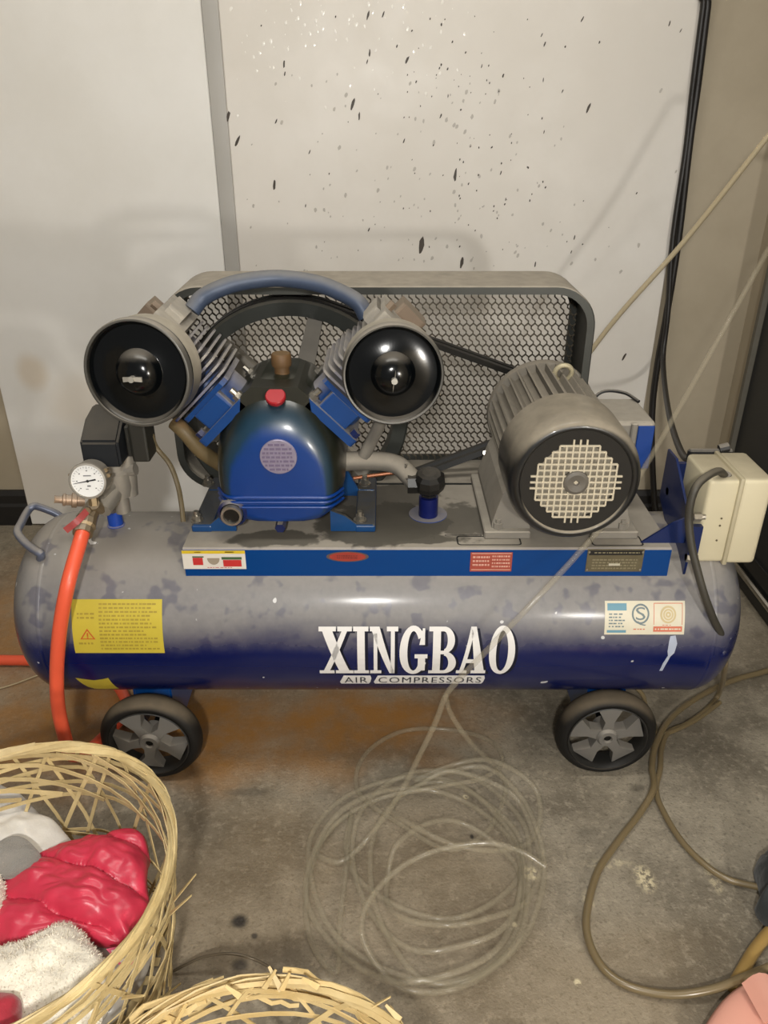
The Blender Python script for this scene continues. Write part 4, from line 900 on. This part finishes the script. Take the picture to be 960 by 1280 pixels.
line_thing('power_cable', [Vector((.77, wz, 2.66)), Vector((.775, wz, 1.9)), P(888, -50, Y=wz-.004), P(879, 10, Y=wz-.004), P(866, 110, Y=wz-.004), P(857, 190, Y=wz), P(841, 300, Y=wz-.008), P(835, 390, Y=wz-.02), P(829, 445, Y=1.95), P(832, 490, Y=1.80), P(840, 533, Y=1.55), P(856, 572, Y=1.32), Vector((.535, 1.225, .56))], .0065, BLK,
           'black wall cable curving across to the back of the cream box', 'cable')
GCAB = M('dusty_black_cable', (58, 55, 48), .5, var=.15, dust=((118, 110, 94), .2, .9, .7))
line_thing('power_cable', [Vector((ch.x-.002, ch.y, SZ1-.002)), P(899, 589, Y=1.10), P(886, 594, Y=1.08), P(872, 606, Y=1.065), P(864, 625, Y=1.06), P(861, 650, Y=1.058), P(864, 680, Y=1.05), P(871, 710, Y=1.04), P(880, 742, Y=1.03), P(892, 774, Y=1.03), P(903, 797, Y=1.05), P(900, 808, Y=1.09)], .0062, GCAB,
           'thick black cord looping out of the cream box and down the tank', 'cable', seg=12)
TANH = NT('tan_tube'); TANH.b.inputs['Base Color'].default_value = rgba((126, 110, 80)); TANH.b.inputs['Roughness'].default_value = .28; TANH.b.inputs['Alpha'].default_value = .72; TANH.b.inputs['Coat Weight'].default_value = .5; TANH = TANH.m
line_thing('rubber_hose', [fl(1010, 820, .008), fl(960, 838, .008), fl(915, 851, .012), fl(872, 872, .02), fl(838, 898, .02), fl(820, 930, .016), fl(815, 958, .012), fl(817, 985, .018), fl(800, 1016, .01), fl(770, 1055, .008), fl(747, 1090, .008), fl(734, 1138, .008), fl(735, 1172, .008), fl(750, 1205, .008), fl(776, 1228, .008), fl(812, 1240, .009), fl(850, 1243, .012), fl(892, 1236, .018), fl(930, 1222, .022), fl(985, 1200, .02)], .0060, TANH,
           'brown translucent hose making the wide loop on the floor at right', 'hose')
line_thing('rubber_hose', [P(906, 806, Y=1.10), P(906, 835, Y=1.12), fl(899, 866, .02), fl(884, 886, .01), fl(858, 905, .008), fl(836, 915, .009), fl(827, 935, .008), fl(825, 962, .008), fl(820, 988, .008), fl(829, 1014, .008), fl(851, 1050, .008), fl(880, 1080, .008), fl(910, 1099, .008), fl(952, 1110, .01)], .0053, TANH,
           'brown hose falling from the tank end and running to the dark bundle', 'hose')
line_thing('rubber_hose', [Vector((.42, 1.19, .128)), P(798, 862, Y=1.17), P(808, 884, Y=1.17), P(818, 906, Y=1.165), fl(821, 916, .008), fl(835, 916, .01), fl(870, 900, .008), fl(900, 878, .012)], .0046, TANH, 'short thin hose dropping from under the tank beside the right wheel', 'hose')
line_thing('rubber_hose', [fl(915, 1236, .008), fl(930, 1210, .008), fl(946, 1184, .008), fl(975, 1152, .008), fl(1010, 1130, .008)], .0088, M('ochre_tube', (150, 122, 70), .35, var=.1, coat=.3), 'ochre hose crossing under the loop at lower right', 'hose')
line_thing('wire', [fl(215, 1215, .006), fl(232, 1206, .02), fl(255, 1196, .035), fl(285, 1192, .045), fl(312, 1197, .04), fl(335, 1208, .02), fl(350, 1222, .006)], .0022, M('grey_wire', (110, 100, 84), .35, .3), 'thin grey wire arching between the two baskets', 'wire', seg=6)
line_thing('wire', [fl(-40, 872, .003), fl(15, 856, .003), fl(58, 841, .003), fl(110, 832, .003)], .0018, M('pale_string', (168, 152, 120), .6), 'thin pale string on the floor at the left edge', 'string', seg=6)

# ================================================================== BASKETS
def bamboo(name, c1, c2):
    t = NT(name); col = t.mix(t.smooth(t.noise(14, 5, .6), .3, .7), rgba(c1), rgba(c2))
    oi = t.n('ShaderNodeObjectInfo'); hs = t.n('ShaderNodeHueSaturation'); t.l(col, hs.inputs['Color']); t.l(t.math('MULTIPLY_ADD', oi.outputs['Random'], .3, .85), hs.inputs['Value'])
    t.l(hs.outputs[0], t.b.inputs['Base Color']); t.b.inputs['Roughness'].default_value = .5; t.bump(t.noise(260, 3), .2, .001); return t.m
BAM = bamboo('bamboo', (204, 184, 136), (178, 156, 108))
BAMP = bamboo('pale_bamboo', (218, 196, 146), (198, 172, 118))
def basket(label, ctr, r0, r1, hgt, nd, hoops, rim_n, mat, seed, frayed=0, base=True):
    rb = random.Random(seed); root = thing('bamboo_basket', (ctr[0], ctr[1], 0), label, 'basket')
    rad = lambda z: r0+(r1-r0)*(z/hgt)**.8
    def at(a, z, off=0.0): r = rad(z)+off; return Vector((ctr[0]+r*math.cos(a), ctr[1]+r*math.sin(a), z))
    def strip(pts, wd, w_, t_, nm='bamboo_strip', m_=None, taper=False):
        bm = nb(); ribbon(bm, pts, wd, w_, t_, taper); obj(nm, bm, m_ or mat, root, smooth=False)
    for fam in (-1, 1):
        for i in range(nd):
            a0 = 2*math.pi*i/nd+rb.uniform(-.05, .05); tw = fam*rb.uniform(.55, .8); pts = []; wd = []
            for k in range(9):
                z = .004+(hgt-.01)*k/8; a = a0+tw*k/8; p_ = at(a, z, fam*.0016+.0012*math.sin(k*2.2+i)); pts.append(p_); wd.append(Vector((-math.sin(a), math.cos(a), 0)))
            strip(pts, wd, rb.uniform(.0045, .0062), .0013)
    for z, w_ in hoops:
        ph = rb.uniform(0, 6.28); wob = rb.uniform(.002, .006); pts = []; wd = []
        for k in range(49):
            a = ph+2*math.pi*k/48*1.03; pts.append(at(a, max(.003, z+wob*math.sin(2*a+ph)), .0035*math.sin(5*a+ph))); wd.append(Vector((0, 0, 1)))
        strip(pts, wd, w_, .0014)
    for j in range(rim_n):
        ph = 2*math.pi*j/rim_n; a0 = rb.uniform(0, 6.28); pts = []; wd = []; amp = rb.uniform(.0035, .006)
        for k in range(81):
            a = a0+2*math.pi*k/80*1.0; q = a*5+ph; pts.append(at(a, hgt+amp*math.sin(q)+rb.uniform(-.001, .001), amp*.8*math.cos(q))); wd.append(Vector((0, 0, 1))+Vector((math.cos(a), math.sin(a), 0))*math.sin(q*.5))
        strip(pts, wd, rb.uniform(.0045, .007), .0018, 'rim_strip')
    if base:
        for i in range(-5, 6):
            t_ = i*r0/5.6; hw = math.sqrt(r0*r0-t_*t_)
            strip([(ctr[0]-hw, ctr[1]+t_, .0035), (ctr[0], ctr[1]+t_, .0035), (ctr[0]+hw, ctr[1]+t_, .0035)], Vector((0, 1, 0)), .012, .0014, 'base_strip')
            strip([(ctr[0]+t_, ctr[1]-hw, .0055), (ctr[0]+t_, ctr[1], .0055), (ctr[0]+t_, ctr[1]+hw, .0055)], Vector((1, 0, 0)), .012, .0014, 'base_strip')
    return root, at, strip, rb
b1, at1, strip1, rb1 = basket('round bamboo basket heaped with clothes at the left', (-.445, .612), .15, .197, .300, 18, [(.03, .005), (.045, .005), (.10, .005), (.108, .005), (.150, .006), (.158, .005), (.222, .006), (.245, .006), (.262, .006), (.276, .006), (.288, .007)], 7, BAM, 5)
for i in range(16):                                                # long slanting strips of the band under the rim
    a0 = 2*math.pi*i/16+rb1.uniform(-.1, .1); pts = []; wd = []
    for k in range(8):
        a = a0+1.25*k/7; pts.append(at1(a, .222+.07*k/7+rb1.uniform(-.002, .002), -.004)); wd.append(Vector((0, 0, 1)))
    strip1(pts, wd, rb1.uniform(.005, .0075), .0014)
for i in range(7):                                                 # broken ends sticking out on the right side
    a = rb1.uniform(-1.0, .15); z = rb1.uniform(.10, .24); p_ = at1(a, z, .004); q_ = p_+Vector((math.cos(a+rb1.uniform(-.4, 1.0))*.03, math.sin(a)*.03+rb1.uniform(0, .03), rb1.uniform(.02, .06))); strip1([p_, p_.lerp(q_, .5), q_], Vector((-math.sin(a), math.cos(a), 0)), .005, .0012, 'loose_end', None, True)
b2_, at2, strip2, rb2 = basket('frayed pale bamboo basket rim at the bottom edge', (-.13, .335), .17, .215, .195, 16, [(.05, .006), (.10, .006), (.15, .007), (.165, .007), (.178, .008)], 4, BAMP, 11)
for i in range(34):
    a = math.radians(rb2.uniform(30, 150)); da = rb2.choice([-1, 1])*rb2.uniform(.2, .65); z0 = .175+rb2.uniform(-.01, .02); pts = []; wd = []
    lift = rb2.uniform(-.03, .022)
    for k in range(7): t_ = k/6; pts.append(at2(a+da*t_, z0+lift*t_, .004+rb2.uniform(-.004, .004)+.010*t_*(rb2.random()))); wd.append(Vector((0, .5, 1)))
    strip2(pts, wd, rb2.uniform(.005, .009), .0014)
for u, v, u2, v2 in ((352, 1238, 336, 1208), (352, 1238, 362, 1216), (466, 1258, 488, 1246), (300, 1246, 282, 1232), (398, 1234, 378, 1222), (330, 1236, 345, 1212), (500, 1275, 482, 1256)):
    a, b = fl(u, v, .20), fl(u2, v2, .215); strip2([a, a.lerp(b, .5), b], Vector((1, .6, .3)), .007, .0014, 'loose_end', None, True)

# ================================================================== CLOTHES AND OTHER SOFT THINGS
def resample(poly_, n):
    pts = smooth_path([Vector(p) for p in poly_]+[Vector(poly_[0])], 6)[:-1]; L_ = [0]
    for a, b in zip(pts, pts[1:]+pts[:1]): L_.append(L_[-1]+(b-a).length)
    out = []
    for k in range(n):
        s = L_[-1]*k/n; i = max(j for j in range(len(L_)-1) if L_[j] <= s); a, b = pts[i], pts[(i+1) % len(pts)]; out.append(a.lerp(b, (s-L_[i])/max(1e-9, L_[i+1]-L_[i])))
    return out
def soft(name, px, z, th, mat, relief, N=72, R=18, parent=None, under=.5, tilt=(0, 0)):
    out = resample([fl(u, v, z) for u, v in px], N); c = sum(out, Vector())/N; bm = nb(); top = []
    for j in range(1, R+1):
        t_ = j/R; ring = []
        for p_ in out:
            q = c.lerp(p_, t_); hh = th*math.sqrt(max(0, 1-t_**3)); q = q+Vector((0, 0, hh+relief(q.x, q.y, t_)+(q.x-c.x)*tilt[0]+(q.y-c.y)*tilt[1])); ring.append(bm.verts.new(q))
        top.append(ring)
    ct = bm.verts.new(c+Vector((0, 0, th+relief(c.x, c.y, 0))))
    for k in range(N): bm.faces.new((ct, top[0][k], top[0][(k+1) % N]))
    for A, B in zip(top, top[1:]):
        for k in range(N): bm.faces.new((A[k], B[k], B[(k+1) % N], A[(k+1) % N]))
    prev = top[-1]
    for t_ in (.92, .6):
        ring = [bm.verts.new(c.lerp(p_, t_)+Vector((0, 0, -th*under*(1-t_)*2-.004+(p_.x-c.x)*tilt[0]*t_+(p_.y-c.y)*tilt[1]*t_))) for p_ in out]
        for k in range(N): bm.faces.new((prev[k], ring[k], ring[(k+1) % N], prev[(k+1) % N]))
        prev = ring
    cb = bm.verts.new(c+Vector((0, 0, -th*under*1.4-.004)))
    for k in range(N): bm.faces.new((prev[k], cb, prev[(k+1) % N]))
    bmesh.ops.recalc_face_normals(bm, faces=bm.faces[:])
    return obj(name, bm, mat, parent, angle=80), out, c
nz3 = lambda x, y, s, z=0.0: noise.noise(Vector((x*s, y*s, z)))
def cloth(name, c, rough=.85, sheen=.3, scale=300, bmp=.3):
    t = NT(name); col = t.mix(t.noise(25, 4), rgba(c), rgba(tuple(x*.88 for x in c))); t.l(col, t.b.inputs['Base Color']); t.b.inputs['Roughness'].default_value = rough; t.b.inputs['Sheen Weight'].default_value = sheen; t.bump(t.noise(scale, 4), bmp, .002); return t.m
wc, _, _ = soft('white_cloth', [(-85, 1010), (-50, 990), (0, 984), (22, 993), (48, 1014), (78, 1037), (94, 1056), (86, 1076), (50, 1100), (0, 1112), (-60, 1120), (-95, 1075)], .180, .028, cloth('white_cotton', (224, 220, 212)), lambda x, y, t_: .010*nz3(x, y, 22)+.005*nz3(x, y, 60), 72, 18, None, 3.5)
tag(wc, 'plain white cloth at the back of the clothes basket', 'cloth')
gk, _, _ = soft('knit_cloth', [(-10, 1058), (18, 1047), (38, 1054), (52, 1072), (40, 1092), (10, 1098), (-15, 1088)], .218, .014, cloth('grey_knit', (138, 133, 126), .95, .5, 500, .8), lambda x, y, t_: .006*nz3(x, y, 50))
tag(gk, 'small grey knitted cloth beside the red jacket', 'cloth')
def puff(x, y, t_):
    s = (x*.32+y*.95); k = abs(math.sin(math.pi*(s+.006*nz3(x, y, 25))/.058)); return .017*k**.45-.010+.006*nz3(x, y, 34, 2)+.006*abs(nz3(x*.6, y, 70, 5))
RED = cloth('red_nylon', (206, 54, 78), .36, 0, 70, .25)
pj, _, _ = soft('padded_jacket', [(4, 1110), (22, 1090), (60, 1070), (100, 1058), (140, 1047), (166, 1044), (183, 1053), (187, 1078), (185, 1110), (188, 1140), (176, 1158), (165, 1168), (164, 1184), (132, 1186), (100, 1180), (60, 1190), (20, 1205), (-10, 1200), (-12, 1150)], .190, .034, RED, puff, 140, 34)
tag(pj, 'shiny red padded jacket folded on top of the basket', 'jacket')
lb = [fl(133, 1187, .216), fl(168, 1180, .212), fl(167, 1206, .208), fl(150, 1208, .210)]; bm = nb()
cL = sum(lb, Vector())/4; up = Vector((0, 0, .0012))
loft(bm, [[p_ for p_ in lb], [p_+up for p_ in lb]]); cl = obj('care_label', bm, M('label_pink', (198, 70, 104), .5), pj, smooth=False, label='white care label with pink border')
bm = nb(); loft(bm, [[cL.lerp(p_, .72)+up*1.05 for p_ in lb], [cL.lerp(p_, .72)+up*1.4 for p_ in lb]]); obj('label_field', bm, M('label_white', (214, 206, 200), .5), cl, smooth=False)
bm = nb(); loft(bm, [[cL.lerp(p_, .35)+up*1.5 for p_ in lb], [cL.lerp(p_, .35)+up*1.8 for p_ in lb]]); obj('label_print', bm, M('label_grey', (150, 146, 146), .5), cl, smooth=False)
FLE = cloth('white_fleece', (240, 232, 214), .95, .6, 200, 1.0)
def fur(o, n, ln, mat, seed):
    rf = random.Random(seed); me = o.data; bm = nb(); base = BASE[o.name]
    F_ = [p_ for p_ in me.polygons if p_.normal.z > .1]; A = [p_.area for p_ in F_]
    for p_ in rf.choices(F_, A, k=n):
        vs = [me.vertices[i].co for i in p_.vertices]; a, b = rf.random(), rf.random()
        q = vs[0].lerp(vs[1], a).lerp(vs[-1].lerp(vs[-2], a), b)+base; d = (p_.normal+Vector((rf.uniform(-1, 1), rf.uniform(-1, 1), rf.uniform(-.4, .5)))*.9).normalized(); s = d.cross(Vector((rf.uniform(-1, 1), rf.uniform(-1, 1), .3))).normalized()*.0007
        bm.faces.new((bm.verts.new(q-s), bm.verts.new(q+s), bm.verts.new(q+d*ln*rf.uniform(.6, 1.2))))
    obj('fur', bm, mat, o, smooth=False, kind='stuff')
fz, _, _ = soft('fleece_lining', [(-50, 1215), (0, 1202), (32, 1186), (66, 1168), (96, 1166), (116, 1182), (131, 1206), (149, 1226), (140, 1252), (112, 1300), (60, 1330), (-50, 1330)], .205, .050, FLE, lambda x, y, t_: .014*nz3(x, y, 20)+.006*nz3(x, y, 60), 90, 22)
tag(fz, 'fluffy cream-white fleece at the front of the basket', 'fleece'); fur(fz, 3000, .004, FLE, 1)
ft_, _, _ = soft('fleece_trim', [(-30, 1095), (-5, 1092), (8, 1108), (8, 1145), (2, 1172), (-30, 1182)], .205, .03, FLE, lambda x, y, t_: .006*nz3(x, y, 40), 48, 12)
tag(ft_, 'strip of white fleece at the left edge beside the jacket', 'fleece'); fur(ft_, 500, .004, FLE, 2)
rc, _, _ = soft('red_cloth', [(-30, 1246), (5, 1243), (24, 1247), (27, 1265), (22, 1300), (-30, 1305)], .255, .016, cloth('crimson_cloth', (168, 28, 48), .7, .3), lambda x, y, t_: .004*nz3(x, y, 50), 48, 10)
tag(rc, 'crimson red cloth scrap lying on the fleece', 'cloth')
pb, _, _ = soft('plastic_bag', [(160, 1164), (186, 1152), (196, 1172), (186, 1210), (165, 1248), (140, 1275), (60, 1290), (-70, 1260), (-80, 1150), (40, 1112)], .160, .016, cloth('grey_film', (170, 164, 154), .3, 0, 90, .3), lambda x, y, t_: .008*nz3(x, y, 60)+.004*nz3(x, y, 130), 80, 18, None, 6.5)
tag(pb, 'crumpled grey-white plastic bag against the right basket wall', 'bag')
# pink slipper at the lower right corner
root = thing('slipper', tuple(fl(950, 1285)), 'pink slipper peeking in at the bottom right corner', 'slipper')
PINK = M('pink_foam', (210, 152, 134), .6, var=.04, vscale=15)
so, _, _ = soft('sole', [(872, 1300), (884, 1277), (902, 1252), (920, 1236), (934, 1231), (950, 1238), (972, 1256), (985, 1290), (980, 1340), (900, 1345)], .022, .010, PINK, lambda x, y, t_: 0.0, 60, 12, root, .9)
bm = nb(); A = fl(942, 1254, .040); B = fl(966, 1240, .062); C_ = fl(1000, 1252, .050); D_ = fl(1010, 1275, .02); ribbon(bm, smooth_path([A, B, C_, D_], 5), Vector((.35, -.8, .2)), .05, .006); obj('strap', bm, PINK, root)
# dark bundle at the right edge
def crum(x, y, t_): return .012*nz3(x, y, 30)+.008*abs(nz3(x, y, 70, 3))
db, _, _ = soft('cloth_bundle', [(941, 1092), (946, 1078), (958, 1068), (985, 1060), (1010, 1090), (1015, 1130), (990, 1160), (968, 1165), (950, 1152), (942, 1138), (952, 1128), (948, 1115)], .012, .045, cloth('dark_green_grey', (30, 35, 35), .8, .2, 90, .6), crum, 72, 16)
tag(db, 'dark grey-green cloth bundle at the right edge', 'cloth')
